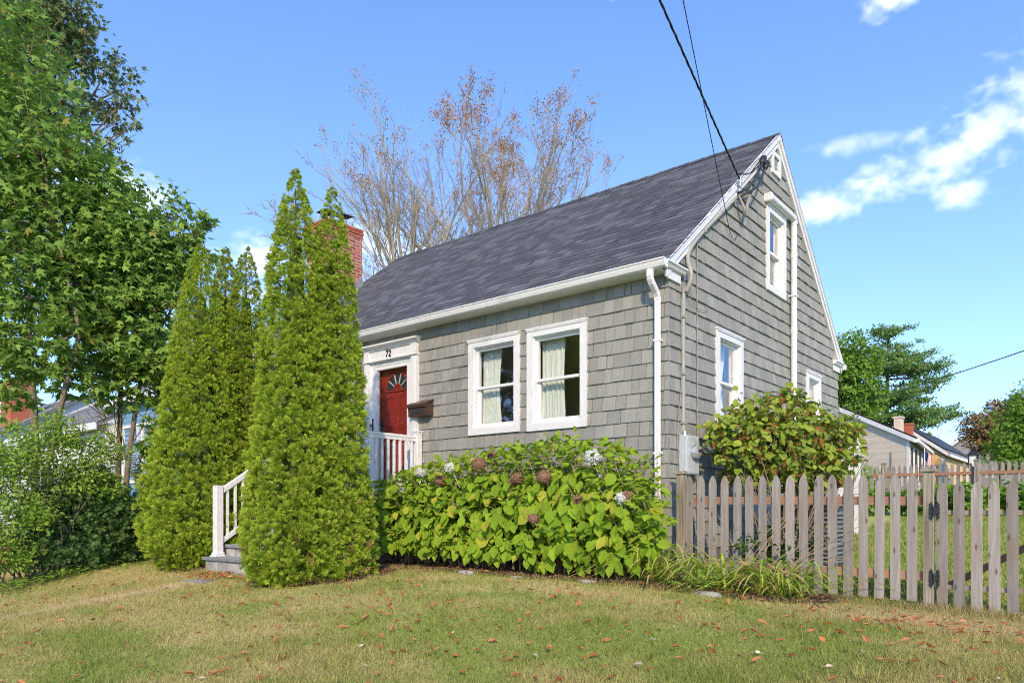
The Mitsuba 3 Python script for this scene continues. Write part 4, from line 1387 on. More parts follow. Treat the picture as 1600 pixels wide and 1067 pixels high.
arborvitae((-6.95, -1.78), 5.05, [(h, r * .9) for h, r in P4], 'hindmost arborvitae, its tip between the two left spires', 5, mat='cedar_leaf_dark')

# ------------------------------------------------------------------ trees and shrubs made of leaf clouds


def cloud_points(blobs, n, shell=.55, cl=14, cs=.22, squash=.85):
    """Points gathered in clumps inside ellipsoid blobs: (points, outward directions, clump numbers)."""
    B = np.array(blobs)
    vol = B[:, 3] ** 2.4
    nc = max(n // cl, 1)
    b = rng.choice(len(B), nc, p=vol / vol.sum())
    d = rdir(nc)
    r = (shell + (1 - shell) * rng.random(nc) ** .6)
    r = np.where(rng.random(nc) < .25, r * rng.random(nc), r)
    C = B[b, :3] + d * (r * B[b, 3])[:, None] * [1, 1, squash]
    ci = rng.integers(0, nc, n)
    s = cs * np.clip(B[b[ci], 3], .25, 1.4)[:, None]
    P = C[ci] + rng.normal(size=(n, 3)) * s * [.6, .6, .38]
    out = unit(P - B[b[ci], :3])
    return P, out, ci, C


def leaves(key, mat, blobs, n, tmp, size, parent=None, up=.6, droop=.25, shell=.55, cl=14, cs=.22, width=1.0, name='foliage', squash=.85, clump_tone=.5, nparts=0, kind=None):
    P, out, ci, C = cloud_points(blobs, n, shell, cl, cs, squash)
    ax = unit(out * [1, 1, .3] + rng.normal(size=(n, 3)) * .6 - [0, 0, droop])
    nr = unit(out * .55 + np.array([0, 0, up]) + rng.normal(size=(n, 3)) * .38)
    tone = rng.random(ci.max() + 1)[ci]
    mb = MB()
    sz, rn = rng.uniform(*size, n), np.clip(clump_tone * tone + (1 - clump_tone) * rng.random(n), 0, .999)
    if nparts:                                   # the leaves that show largest: nearest to the viewer, on the outer side
        score = np.linalg.norm(P - EYE, axis=1) - .8 * np.einsum('ij,ij->i', out, unit(EYE - P)) - 2.0 * sz
        o = np.argsort(score)
        for q in o[:nparts]:
            one = MB()
            scatter(one, *tmp, P[q:q + 1], ax[q:q + 1], nr[q:q + 1], sz[q:q + 1], rn[q:q + 1], width)
            obj('leaf', one, mat, parent)
        o = o[nparts:]
        P, ax, nr, sz, rn = P[o], ax[o], nr[o], sz[o], rn[o]
        name, kind = 'further_leaves', 'stuff'
    if len(P):
        scatter(mb, *tmp, P, ax, nr, sz, rn, width)
        obj(name, mb, mat, parent, kind=kind)
    return C


def limbs(mb, base, blobs, r0, r1=.012, n=5, wob=.12):
    base = np.asarray(base, float)
    for b in blobs:
        c = np.array(b[:3])
        t = np.linspace(0, 1, 7)[:, None]
        mid = base + (c - base) * t
        mid[:, 2] += np.sin(t[:, 0] * np.pi) * -.06 * np.linalg.norm(c - base)
        mid[1:-1] += rng.normal(0, wob * .5, (5, 3)) * .5
        mb.tube(mid, np.linspace(r0, r1, 7), n, u=rng.random())
        for _ in range(5):
            e = c + rdir(1)[0] * b[3] * .8
            s = mid[rng.integers(3, 6)]
            mb.tube([s, (s + e) / 2 + rng.normal(0, .06, 3), e], [r1 * 1.1, r1 * .8, r1 * .35], 4, u=rng.random())


def on_ground(x, y, d=-.08):
    return (x, y, float(zg(x, y)) + d)


MAPLE_A = [(-9.73, -3.92, 6.72, 1.00), (-9.64, -3.58, 5.53, 1.00), (-9.73, -3.92, 4.43, 0.85), (-9.56, -3.13, 6.39, 0.90), (-10.22, -4.32, 5.68, 1.20), (-10.22, -4.32, 7.24, 1.20), (-10.12, -3.71, 8.19, 1.00), (-9.97, -3.33, 7.53, 0.95), (-10.48, -3.89, 9.32, 1.10), (-9.52, -3.09, 5.09, 0.70), (-9.1, -4.32, 3.55, 0.40), (-9.41, -3.65, 4.05, .50), (-9.25, -4.1, 3.15, .35), (-9.75, -4.2, 4.2, .55), (-9.3, -3.1, 3.7, .40), (-8.75, -3.4, 4.5, .42), (-8.8, -3.7, 4.0, .34), (-9.15, -4.15, 3.6, .42), (-9.0, -3.3, 3.45, .30)]
MAPLE_B = [(-9.44, -2.77, 5.37, 0.95), (-9.22, -2.33, 5.99, 0.95), (-9.07, -2.07, 5.12, 0.85), (-9.09, -1.83, 6.09, 0.70), (-8.98, -1.48, 6.80, 0.42), (-8.94, -1.32, 6.20, 0.40), (-8.98, -2.00, 4.22, 0.65), (-9.29, -2.52, 4.40, 0.60), (-9.05, -1.80, 3.34, 0.36), (-9.18, -1.91, 2.31, 0.34), (-9.55, -2.73, 7.18, 0.65), (-9.38, -2.59, 6.51, 0.80), (-8.9, -1.75, 1.6, .3), (-9.54, -2.98, 4.0, .42), (-9.3, -2.6, 3.75, .38), (-8.95, -1.7, 2.9, .34), (-9.1, -2.0, 3.75, .4), (-9.2, -2.55, 3.55, .34), (-8.9, -1.95, 2.7, .26), (-9.3, -2.8, 3.2, .24)]
MAPLE_TIP = [(-9.09, -1.70, 7.28, 0.26), (-9.02, -1.6, 7.0, .28), (-8.92, -1.42, 6.55, .25), (-9.3, -2.2, 7.3, .3)]
mt = thing('maple_tree', 'young maple with a pale leaning trunk at the left edge, before the white garage', 'tree')
mb = MB()
t0 = [on_ground(-9.45, -3.62), (-9.42, -3.60, 1.6), (-9.229, -3.50, 2.654), (-8.99, -3.33, 3.9), (-8.916, -3.243, 4.509), (-9.3, -3.4, 6.0), (-9.8, -3.6, 8.2)]
mb.tube(smooth_path(t0, 5), np.linspace(.058, .02, 31), 9, u=.8)
limbs(mb, (-8.95, -3.28, 4.4), MAPLE_A[:6], .022)
limbs(mb, (-9.3, -3.4, 6.0), MAPLE_A[6:10], .02)
obj('trunk', mb, 'bark', mt, smooth=True)
leaves('x', 'maple_leaf', MAPLE_A, 10500, MAPLE, (.16, .25), mt, nparts=300, up=.75, droop=.35, cl=11, cs=.26, shell=.5)
mt = thing('maple_tree', 'young maple of two slender trunks in front of the blue house', 'tree')
mb = MB()
mb.tube(smooth_path([on_ground(-9.48, -2.42), (-9.475, -2.408, 1.677), (-9.44, -2.38, 3.0), (-9.414, -2.358, 4.218), (-9.35, -2.3, 5.4), (-9.4, -2.4, 6.9)], 5), np.linspace(.06, .02, 26), 9, u=.1)
mb.tube(smooth_path([on_ground(-9.30, -2.33), (-9.353, -2.307, 1.9), (-9.30, -2.25, 2.75), (-9.118, -2.113, 4.105), (-9.0, -1.95, 5.2), (-9.05, -1.72, 6.9)], 5), np.linspace(.058, .018, 26), 9, u=.75)
limbs(mb, (-9.42, -2.36, 4.0), MAPLE_B[:4], .03)
limbs(mb, (-9.1, -2.1, 4.2), MAPLE_B[4:9], .025)
limbs(mb, (-9.33, -2.28, 2.4), MAPLE_B[9:10] + MAPLE_B[12:], .013, .007)
limbs(mb, (-9.38, -2.35, 5.6), MAPLE_B[10:12], .025)
limbs(mb, (-9.02, -1.8, 6.0), MAPLE_TIP, .012, .006)
obj('trunk', mb, 'bark', mt, smooth=True)
leaves('x', 'maple_leaf', MAPLE_B, 11000, MAPLE, (.15, .24), mt, nparts=300, up=.75, droop=.35, cl=11, cs=.26, shell=.5)
leaves('x', 'maple_leaf', MAPLE_TIP, 190, MAPLE, (.11, .16), mt, up=.6, droop=.3, cl=4, cs=.5, shell=.3, name='top_leaves')

TALL = [(-14.94, -0.44, 12.30, 0.75), (-14.64, -0.19, 11.44, 0.50), (-15.12, -0.58, 11.36, 0.70), (-14.55, -0.12, 10.81, 0.33), (-15.00, -0.49, 10.42, 0.55), (-14.68, -1.51, 12.88, 0.90), (-15.07, -1.84, 11.99, 1.20), (-15.53, -2.22, 13.32, 1.50), (-16.10, -2.69, 11.11, 1.40), (-15.05, -1.18, 10.63, 0.75), (-15.48, -0.88, 13.24, 0.50), (-15.36, -0.79, 14.33, 0.50), (-15.64, -1.66, 10.93, 1.00), (-14.96, -1.75, 13.03, 1.00), (-15.7, -2.0, 14.6, 1.2), (-16.4, -2.6, 12.8, 1.5)]
tt = thing('tall_tree', 'tall grey-green oak rising above the maples at the upper left', 'tree')
mb = MB()
mb.tube(smooth_path([on_ground(-13.9, -2.3), (-13.996, -2.25, 3.2), (-14.6, -2.2, 6.0), (-15.2, -2.0, 9.5), (-15.5, -2.0, 13.0)], 5), np.linspace(.09, .03, 21), 9, u=.1)
limbs(mb, (-15.1, -2.0, 9.0), TALL, .05, .014)
obj('trunk', mb, 'bark', tt, smooth=True)
leaves('x', 'oak_leaf', TALL, 13000, MAPLE, (.15, .24), tt, up=.5, droop=.5, cl=16, cs=.24, shell=.4, width=.8)

PRIVET = [(-8.00, -4.43, 2.24, 0.50), (-8.05, -4.09, 2.50, 0.45), (-7.99, -3.77, 2.70, 0.36), (-7.91, -3.71, 2.08, 0.45), (-7.97, -3.24, 2.45, 0.38), (-7.73, -4.47, 1.51, 0.50), (-7.99, -4.81, 2.04, 0.60), (-7.60, -4.55, 0.89, 0.30), (-7.68, -4.82, 0.98, 0.40), (-8.05, -3.30, 1.90, 0.40)]
ps = thing('privet_bush', 'loose light green privet bush in the left foreground', 'shrub')
mb = MB()
for b in PRIVET:
    for _ in range(4):
        e = np.array(b[:3]) + rdir(1)[0] * b[3] * .9 + [0, 0, .1]
        s = np.array(on_ground(-8.15 + rng.normal(0, .15), -4.0 + rng.normal(0, .35)))
        mb.tube(smooth_path([s, (s + e) / 2 + rng.normal(0, .12, 3), e], 4), np.linspace(.014, .004, 9), 4, u=rng.random())
obj('stems', mb, 'bark', ps, smooth=True)
leaves('x', 'privet_leaf', PRIVET, 15000, LEAF2, (.042, .078), ps, up=.7, droop=.0, cl=16, cs=.28, shell=.35)
YEW = [(-8.31, -3.70, 1.51, 0.55), (-8.36, -3.04, 1.51, 0.55), (-8.05, -4.03, 1.04, 0.40), (-8.56, -2.56, 1.51, 0.42), (-8.37, -3.36, 1.91, 0.42), (-8.54, -2.67, 0.98, 0.33), (-8.10, -3.57, 0.92, 0.35), (-8.36, -3.04, 0.99, 0.38), (-8.75, -2.2, 1.2, .35)]
ys_ = thing('yew_bush', 'dark green yew bush beneath the maples on the left', 'shrub')
mb = MB()
limbs(mb, on_ground(-8.45, -3.2), YEW, .03, .008)
obj('stems', mb, 'bark', ys_, smooth=True)
leaves('x', 'yew_leaf', YEW, 17000, FRONDS[0], (.07, .13), ys_, up=.4, droop=.0, cl=15, cs=.26, shell=.4)
sap = thing('maple_sapling', 'small maple sapling with yellowing leaves at the bottom left corner', 'sapling')
SB = [(-7.35, -5.0, 1.15, .2), (-7.2, -4.95, .9, .16), (-7.5, -5.05, 1.35, .2)]
mb = MB()
limbs(mb, on_ground(-7.45, -5.0), SB, .012, .005)
obj('stem', mb, 'bark', sap, smooth=True)
leafmat('yellow_maple_leaf', (.22, .24, .05), (.38, .30, .10), c=(.30, .14, .05), csh=.2, rough=.5)
leaves('x', 'yellow_maple_leaf', SB, 60, MAPLE, (.12, .17), sap, nparts=60, up=.6, droop=.4, cl=3, cs=.5, shell=.2)
# low ground ivy along the foot of the bushes
mb = MB()
p = np.column_stack([np.interp(rng.random(1500), [0, 1], [0, 1]), rng.normal(0, .16, 1500)])
gxy = np.column_stack([np.interp(p[:, 0], [0, .5, 1], [-7.2, -8.1, -9.2]) + p[:, 1], np.interp(p[:, 0], [0, .5, 1], [-4.9, -3.2, -1.9]) + rng.normal(0, .15, 1500)])
P = np.column_stack([gxy, zg(gxy[:, 0], gxy[:, 1]) + rng.uniform(.02, .14, 1500)])
scatter(mb, *LEAF2, P, unit(rdir(1500) * [1, 1, .2]), unit(rdir(1500) * .4 + [0, 0, 1]), rng.uniform(.04, .08, 1500), rng.random(1500), 1.4)
obj('ground_ivy', mb, 'privet_leaf', label='low creeping ivy along the foot of the left hedge', cat='ground cover', kind='stuff')

# ------------------------------------------------------------------ hydrangeas
WHITE = [(-.347, -.98, 2.08, .092), (.048, -1.0, 1.651, .068), (-2.53, -.98, 2.052, .068), (-3.095, -.98, 2.011, .07)]
BROWN = [(-2.058, -.96, 2.075, .092), (-1.403, -.99, 1.879, .072), (-.998, -1.0, 1.883, .088), (-.97, -1.24, 1.43, .062), (-2.706, -.99, 1.888, .08), (-.493, -1.02, 1.636, .07), (-1.918, -.87, 2.191, .055), (.104, -.98, 1.678, .055), (-1.5, -.97, 1.84, .052)]


def hyd_top(x):
    return np.interp(x, [-4.35, -4.1, -3.6, -3.0, -2.4, -1.8, -1.2, -.6, -.2, .1, .35], [1.75, 1.95, 2.12, 2.20, 2.26, 2.32, 2.36, 2.30, 2.20, 2.02, 1.55])


HYD_X = [(-4.30, -3.05, 'leftmost hydrangea, beside the porch railing'), (-3.05, -1.85, 'hydrangea under the left front window, with brown flower heads'),
         (-1.85, -.80, 'hydrangea under the right front window, with large drooping leaves'), (-.80, .34, 'rightmost hydrangea, with a big white flower head near the downspout')]
for hi, (xa, xb, lab) in enumerate(HYD_X):
    k = thing('hydrangea', 'leafy yellow-green ' + lab, 'shrub')
    mb = MB()
    tips = []
    ns = 80
    for s in range(ns):
        bx = rng.uniform(xa + .1, xb - .1)
        by_ = rng.uniform(-.85, -.35)
        ex = bx + rng.normal(0, .16)
        front = rng.random()
        if s < 34:
            ey = rng.uniform(-1.2, -.4)
            ez = hyd_top(ex) * rng.uniform(.93, 1.02) - .22 * max(0, -ey - .75) * 1.5
        else:
            ey = -1.20 + rng.normal(0, .09)
            ez = rng.uniform(.98, 1.95)
            ey += .55 * max(0, (ez - 1.55)) ** 1.2
        b0 = np.array([bx, by_, float(zg(bx, by_))])
        e = np.array([ex, ey, ez])
        mid = (b0 + e) / 2 + [0, .08, .12]
        pth = smooth_path([b0, mid, e], 4)
        mb.tube(pth, np.linspace(.009, .004, len(pth)), 5, u=rng.random())
        tips.append((pth, e))
    obj('stems', mb, 'dry_stem', k, smooth=True)
    P, AX, NR, SZ = [], [], [], []
    for pth, e in tips:
        nn = 7
        for j in range(nn):
            t = .42 + .58 * (j + 1) / nn
            pos = pth[int(t * (len(pth) - 1))] + rng.normal(0, .012, 3)
            ang = rng.random() * 2 * np.pi
            for sgn in (0, np.pi):
                d = np.array([math.cos(ang + sgn), math.sin(ang + sgn), 0])
                top = t > .9
                dirr = unit(d + [0, -.25, .25 if top else -.55] + rng.normal(0, .18, 3))
                P.append(pos + d * .03)
                AX.append(dirr)
                NR.append(unit(np.array([0, -.35, .8]) + d * .35 + rng.normal(0, .22, 3)))
                SZ.append(rng.uniform(.085, .13) if top else rng.uniform(.115, .175))
    # leaves hanging over the front of the bush, tips down
    nf = 210
    fx = rng.uniform(xa, xb, nf)
    fz = rng.uniform(.86, 2.02, nf)
    fy = -1.24 + rng.normal(0, .06, nf) + .62 * np.clip(fz - 1.5, 0, 1) ** 1.15 + .35 * np.clip(1.12 - fz, 0, 1)
    endr = np.clip((fx - .0) / .35, 0, 1)
    fy = fy + .35 * endr
    keep = fz < hyd_top(fx) - .12
    for x, y, z in np.column_stack([fx, fy, fz])[keep]:
        P.append([x, y, z])
        AX.append(unit(np.array([rng.normal(.12, .42), -.42, -.85 + rng.normal(0, .25)])))
        NR.append(unit(np.array([rng.normal(.1, .35), -.85, .40])))
        SZ.append(rng.uniform(.12, .185))
    # young leaves along the top
    nt = 260
    fx = rng.uniform(xa, xb, nt)
    fy = rng.uniform(-1.15, -.35, nt)
    fz = hyd_top(fx) - .30 * np.clip(-fy - .7, 0, 1) + rng.normal(-.02, .05, nt) - np.where(np.arange(nt) > 150, rng.uniform(.08, .42, nt), 0)
    for x, y, z in zip(fx, fy, fz):
        P.append([x, y, z])
        AX.append(unit(np.array([rng.normal(0, .6), rng.normal(-.3, .5), rng.uniform(-.1, .7)])))
        NR.append(unit(np.array([rng.normal(0, .4), -.55, .75])))
        SZ.append(rng.uniform(.06, .125))
    P, AX, NR, SZ = map(np.array, (P, AX, NR, SZ))
    P[:, 1] = np.minimum(P[:, 1], -.12)
    P[:, 2] = np.maximum(P[:, 2], np.interp(P[:, 0], [-4, -2.4, -1, .3], [1.04, 1.02, .90, .95]) + .25 * (rng.random(len(P)) ** 2))
    # low leaves must stay clear of the ground
    near = np.argsort(P[:, 1] - .35 * P[:, 2])          # the front leaves show largest
    rnd = np.clip(rng.random(len(P)) * .8 + .2 * meshkit.noise(P * 2.2, 4), 0, .999)
    rest = MB()
    for r_, q in enumerate(near):
        one = MB() if r_ < 300 else rest
        scatter(one, *OVATE, P[q:q + 1], AX[q:q + 1], NR[q:q + 1], SZ[q:q + 1], rnd[q:q + 1], rng.uniform(.95, 1.25))
        if r_ < 300:
            obj('leaf', one, 'hydrangea_leaf', k)
    obj('further_leaves', rest, 'hydrangea_leaf', k, kind='stuff')
    for lst, mat, nm, lb in ((WHITE, 'white_petal', 'flower_head', 'white mophead flower'), (BROWN, 'brown_petal', 'dried_flower_head', 'faded reddish-brown flower head')):
        for fx_, fy_, fz_, fr_ in lst:
            if xa <= fx_ < xb:
                fr_ = fr_ * 1.12
                npet = 420
                d = rdir(npet)
                c = np.array([fx_, fy_ - .15, fz_ + (.03 if fz_ > 1.7 else 0)])
                lumpy = 1 + .18 * (meshkit.noise(d * 3 + fx_ * 7, 2) - .5)
                P_ = c + d * (fr_ * lumpy)[:, None] * [1, 1, .85]
                mb = MB()
                scatter(mb, *LEAF2, P_ - d * .014, unit(rdir(npet) + d * .3), unit(d + rdir(npet) * .35), rng.uniform(.020, .032, npet) * (1 if mat == 'white_petal' else .85), rng.random(npet), 1.5)
                s = trimesh.creation.icosphere(2, fr_ * .86)
                mb.add(np.array(s.vertices) * [1, 1, .85] + c, s.faces, .3)
                mb.tube([c, c + [.02, .15, -.25]], .006, 5)
                obj(nm, mb, mat, k, label=lb)

# ------------------------------------------------------------------ shrub behind the fence
SHR = [(0.55, 0.68, 2.37, 0.35), (0.66, 1.03, 2.62, 0.40), (0.90, 1.48, 2.73, 0.40), (0.84, 1.18, 2.31, 0.46), (1.15, 1.69, 2.40, 0.46), (1.34, 2.11, 2.51, 0.34), (1.08, 1.64, 2.00, 0.42), (0.66, 1.03, 2.06, 0.36), (0.48, 0.58, 2.13, 0.24), (0.42, 0.53, 2.55, 0.16), (1.34, 2.11, 2.09, 0.28), (0.96, 1.54, 2.95, 0.15), (1.50, 2.24, 2.67, 0.12)]
k = thing('viburnum_shrub', 'spreading shrub with reddening leaves between the gable wall and picket fence', 'shrub')
mb = MB()
for b in SHR:
    for _ in range(3):
        s = np.array(on_ground(.95 + rng.normal(0, .10), 1.25 + rng.normal(0, .10)))
        e = np.array(b[:3]) + rdir(1)[0] * b[3] * .7
        pth = smooth_path([s, s + (e - s) * .45 + rng.normal(0, .07, 3) + [0, 0, .15], e], 5)
        mb.tube(pth, np.linspace(.018, .004, len(pth)), 6, u=rng.random())
        for _ in range(3):
            e2 = e + rdir(1)[0] * .3
            mb.tube([pth[-4], (pth[-4] + e2) / 2 + rng.normal(0, .03, 3), e2], [.006, .004, .002], 4, u=rng.random())
obj('stems', mb, 'bark', k, smooth=True)
leaves('x', 'shrub_leaf', SHR, 3700, OVATE, (.07, .12), k, nparts=300, up=.45, droop=.45, cl=6, cs=.34, shell=.40, width=1.15)
EV = [(1.02, .62, 1.05, .22), (1.12, .60, 1.28, .18), (.85, .55, .95, .2), (1.35, .75, .95, .22), (1.45, .8, 1.2, .16)]
k = thing('evergreen_shrub', 'small glossy dark green shrub growing through the fence pickets', 'shrub')
mb = MB()
limbs(mb, on_ground(1.1, .7), EV, .012, .004)
obj('stems', mb, 'bark', k, smooth=True)
leaves('x', 'evergreen_leaf', EV, 900, LEAF2, (.05, .085), k, up=.6, droop=0, cl=6, cs=.4, shell=.3)
leaves('x', 'evergreen_leaf', [(1.02, -.13, 1.18, .09), (1.45, -.14, 1.06, .08), (1.32, -.14, .95, .09)], 110, LEAF2, (.05, .08), k, up=.6, droop=0, cl=5, cs=.5, shell=.2, name='front_leaves', kind='stuff')

# day lilies: strap leaves bending over, at the foot of the fence
for ci, (cx_, cy_, n_, lab) in enumerate(((.30, -.80, 60, 'yellowing day lily clump next to the rightmost hydrangea'), (.95, -.66, 85, 'day lily clump at the foot of the fence, middle of three'), (1.50, -.62, 75, 'day lily clump at the foot of the fence with leaves spilling on the grass'))):
    k = thing('day_lily', lab, 'plant')
    mbs = []
    for i in range(n_):
        mb = MB()
        a = rng.random() * 2 * np.pi
        L = rng.uniform(.40, .92)
        h = rng.uniform(.22, .62) * (1.1 if ci == 0 else .95)
        t = np.linspace(0, 1, 7)
        d = np.array([math.cos(a) + (.35 if ci == 2 else 0), math.sin(a) * .8 - .25, 0])
        d /= np.linalg.norm(d)
        b0 = np.array([cx_ + rng.normal(0, .12), cy_ + rng.normal(0, .07), 0])
        rr = L * t
        zz = h * 1.9 * t * (1.28 - t) - .05 * t
        pth = b0 + d * rr[:, None]
        pth[:, 2] = np.maximum(float(zg(*b0[:2])) + zz, zg(pth[:, 0], pth[:, 1]) + .012)
        side = np.array([-d[1], d[0], 0])
        wd = .0135 * np.array([.8, 1, 1, .95, .8, .55, .08])
        v = np.vstack([pth + side * wd[:, None], pth - [0, 0, .004], pth - side * wd[:, None]])
        j = np.arange(6)
        f = np.vstack([np.stack([j, j + 7, j + 8, j + 1], 1), np.stack([j + 7, j + 14, j + 15, j + 8], 1)])
        mb.add(v, f, rng.random(), np.tile(t, 3))
        obj('strap_leaf', mb, 'strap_leaf', k)
k = thing('dry_flower_stalks', 'thin dry tan flower stalks leaning across the fence pickets', 'plant')
for i in range(15):
    s = np.array([rng.uniform(.95, 1.5), rng.uniform(-.62, -.45), 0])
    s[2] = float(zg(*s[:2]))
    e = s + [rng.uniform(.35, 1.15), rng.uniform(-.12, .25), rng.uniform(.4, 1.0)]
    if e[1] > -.16:
        e[1] = -.16 - .1 * rng.random()
    obj('stalk', MB().tube(smooth_path([s, (s + e) / 2 + [-.04, 0, .09], e], 4), np.linspace(.0045, .0025, 9), 5, u=rng.random()), 'dry_stem', k, smooth=True)
for i in range(7):
    s = np.array([rng.uniform(.12, .5), rng.uniform(-.85, -.7), 0])
    s[2] = float(zg(*s[:2]))
    e = s + [rng.normal(.05, .12), rng.normal(0, .05), rng.uniform(.5, .95)]
    obj('stalk', MB().tube(smooth_path([s, (s + e) / 2 + rng.normal(0, .03, 3), e], 4), np.linspace(.0045, .0025, 9), 5, u=rng.random()), 'dry_stem', k, smooth=True)
wd_ = thing('weed', 'low feathery green weed at the front of the bed before the fence', 'plant')
leaves('x', 'privet_leaf', [(.78, -.98, .78, .15), (.95, -.95, .86, .14), (.62, -.98, .76, .1)], 420, RHOMB, (.03, .07), wd_, up=.5, droop=-.3, cl=6, cs=.5, shell=.2, width=.5)

# ------------------------------------------------------------------ neighbouring houses


def clap(mb, frame, u0, u1, z0, z1, h=.13, t=.016):
    z = z0
    while z < z1 - .01:
        zt = min(z + h, z1)
        piece(mb, [(u0, z), (u1, z), (u1, zt), (u0, zt)], frame, t, .002, z, z + h, rng.random())
        z += h


def simple_window(parent, frame, u0, u1, z0, z1, w=0.0, casing='white_paint', shutters=None, cw=.09, meeting=True):
    k = uniq(parent + '__window')
    mb = MB()
    rect_ring(mb, frame, (u0, z0), (u1, z1), (cw, cw, cw, cw), w - .05, w + .04)
    if meeting:
        zc = (z0 + z1) / 2
        mb.prism([(u0 + cw, zc - .025), (u1 - cw, zc - .025), (u1 - cw, zc + .025), (u0 + cw, zc + .025)], frame, w - .03, w + .02)
    scene[k] = mikit.ply(mb.get()[0], casing)
    obj('pane', MB().prism([(u0 + cw, z0 + cw), (u1 - cw, z0 + cw), (u1 - cw, z1 - cw), (u0 + cw, z1 - cw)], frame, w - .045, w - .015), 'window_dark', k)
    return k


def YF(y0):
    return lambda p, w: np.column_stack([np.asarray(p, float)[:, 0], y0 - np.broadcast_to(w, len(p)), np.asarray(p, float)[:, 1]])


def XF(x0):
    return lambda p, w: np.column_stack([x0 + np.broadcast_to(w, len(p)), np.asarray(p, float)[:, 0], np.asarray(p, float)[:, 1]])


def roof_rows(mb, c0, c1, d0, d1, row=.22, th=.02):
    """Shingle courses on the quad with eave c0-c1 and ridge d0-d1."""
    c0, c1, d0, d1 = map(np.array, (c0, c1, d0, d1))
    L = np.linalg.norm(d0 - c0)
    n = int(L / row)
    nn = unit(np.cross(c1 - c0, d0 - c0))
    if nn[2] < 0:
        nn = -nn
    for i in range(n):
        t0, t1 = i / n, (i + 1.08) / n
        a, b = c0 + (d0 - c0) * t0, c1 + (d1 - c1) * t0
        p, q = c0 + (d0 - c0) * min(t1, 1), c1 + (d1 - c1) * min(t1, 1)
        m_ = max(1, int(np.linalg.norm(b - a) / 1.1))
        for j in range(m_):
            s0, s1 = j / m_, (j + 1) / m_
            v = np.array([a + (b - a) * s0 + nn * th, a + (b - a) * s1 + nn * th, p + (q - p) * s1 + nn * .003, p + (q - p) * s0 + nn * .003, a + (b - a) * s0, a + (b - a) * s1])
            mb.add(v, np.array([[0, 1, 2], [0, 2, 3], [4, 5, 1], [4, 1, 0]]), rng.random())


BLUE = thing('blue_house', 'blue clapboard house half hidden behind the maples on the left', 'house')
bx0, bx1, by0, by1 = -18.9, -13.6, 1.5, 8.5
obj('wall', MB().box((bx0, by0 + .02, .3), (bx1, by1, 4.9)).prism([(by0 + .02, 4.9), (by1, 4.9), ((by0 + by1) / 2, 7.25)], XF(bx0), .01, bx1 - bx0 - .01), 'blue_siding', BLUE)
mb = MB()
clap(mb, YF(by0 + .02), bx0, bx1, .9, 4.85)
clap(mb, XF(bx1), by0 + .02, by1, .9, 4.9)
obj('clapboards', mb, 'blue_siding', BLUE, kind='stuff')
mb = MB()
roof_rows(mb, (bx0 - .2, by0 - .3, 4.78), (bx1 + .2, by0 - .3, 4.78), (bx0 - .2, 5.0, 7.42), (bx1 + .2, 5.0, 7.42))
roof_rows(mb, (bx1 + .2, by1 + .3, 4.78), (bx0 - .2, by1 + .3, 4.78), (bx1 + .2, 5.0, 7.42), (bx0 - .2, 5.0, 7.42))
mb.prism([(by0 - .3, 4.77), (5.0, 7.41), (by1 + .3, 4.77), (by1 + .3, 4.70), (5.0, 7.32), (by0 - .3, 4.70)], XF(bx0 - .19), 0, bx1 - bx0 + .38)
obj('roof', mb, 'far_roof', BLUE)
mb = MB().box((bx0 - .2, by0 - .34, 4.62), (bx1 + .2, by0 - .305, 4.80))
for (ya, yb) in ((by0 - .3, 5.0), (by1 + .3, 5.0)):
    mb.prism([(ya, 4.72), (yb, 7.36), (yb, 7.14), (ya, 4.55)], XF(bx1 + .14), 0, .05)
obj('trim', mb, 'white_paint', BLUE)
mb = MB().box((bx0 - .02, by0 - .02, .6), (bx0 + .14, by0 + .0, 4.6)).box((bx1 - .14, by0 - .02, .6), (bx1 + .02, by0 + .0, 4.6))
obj('corner_board', mb, 'white_paint', BLUE)
for a in (-18.6, -17.35, -15.6):
    simple_window(BLUE, YF(by0), a, a + 1.05, 2.35, 4.05, .0)
WING = thing('garage', 'white garage with grey roof seen through the maples on the left', 'garage')
wx0, wx1, wy0, wy1 = -26.5, -18.95, 1.2, 8.0
obj('wall', MB().box((wx0, wy0 + .02, .2), (wx1, wy1, 4.15)), 'pale_siding', WING)
mb = MB()
clap(mb, YF(wy0 + .02), wx0, wx1, .8, 4.1, .15)
obj('clapboards', mb, 'pale_siding', WING, kind='stuff')
mb = MB()
roof_rows(mb, (wx0 - .3, wy0 - .35, 4.12), (wx1 + .15, wy0 - .35, 4.12), (wx0 - .3, 4.6, 6.1), (wx1 + .15, 4.6, 6.1))
mb.prism([(wy0 - .35, 4.11), (4.6, 6.09), (wy1 + .3, 4.15), (wy1 + .3, 4.05), (4.6, 5.98), (wy0 - .35, 4.02)], XF(wx0 - .29), 0, wx1 - wx0 + .42)
obj('roof', mb, 'far_roof', WING)
obj('fascia', MB().box((wx0 - .3, wy0 - .39, 3.93), (wx1 + .15, wy0 - .355, 4.13)), 'white_paint', WING)
obj('frieze', MB().box((wx0, wy0 - .02, 3.70), (wx1, wy0 + .0, 3.92)), 'white_paint', WING)
k = uniq(WING + '__garage_door')
scene[k] = mikit.ply(MB().box((-23.6, wy0 - .02, .7), (-20.6, wy0 + .0, 3.1)).get()[0], 'white_paint')
for i in range(4):
    for j in range(4):
        obj('panel', MB().box((-23.55 + j * .74, wy0 - .035, .75 + i * .58), (-22.87 + j * .74, wy0 - .021, 1.27 + i * .58), ch=.006), 'white_paint', k)
RB = thing('brick_house', 'house with a wide red brick chimney at the far left edge, behind the maples', 'house')
mb = MB().box((-47.0, 3.5, .2), (-37.6, 12.0, 5.2))
mb.prism([(3.5, 5.2), (12.0, 5.2), (7.75, 7.6)], XF(-47.0), .0, 9.4)
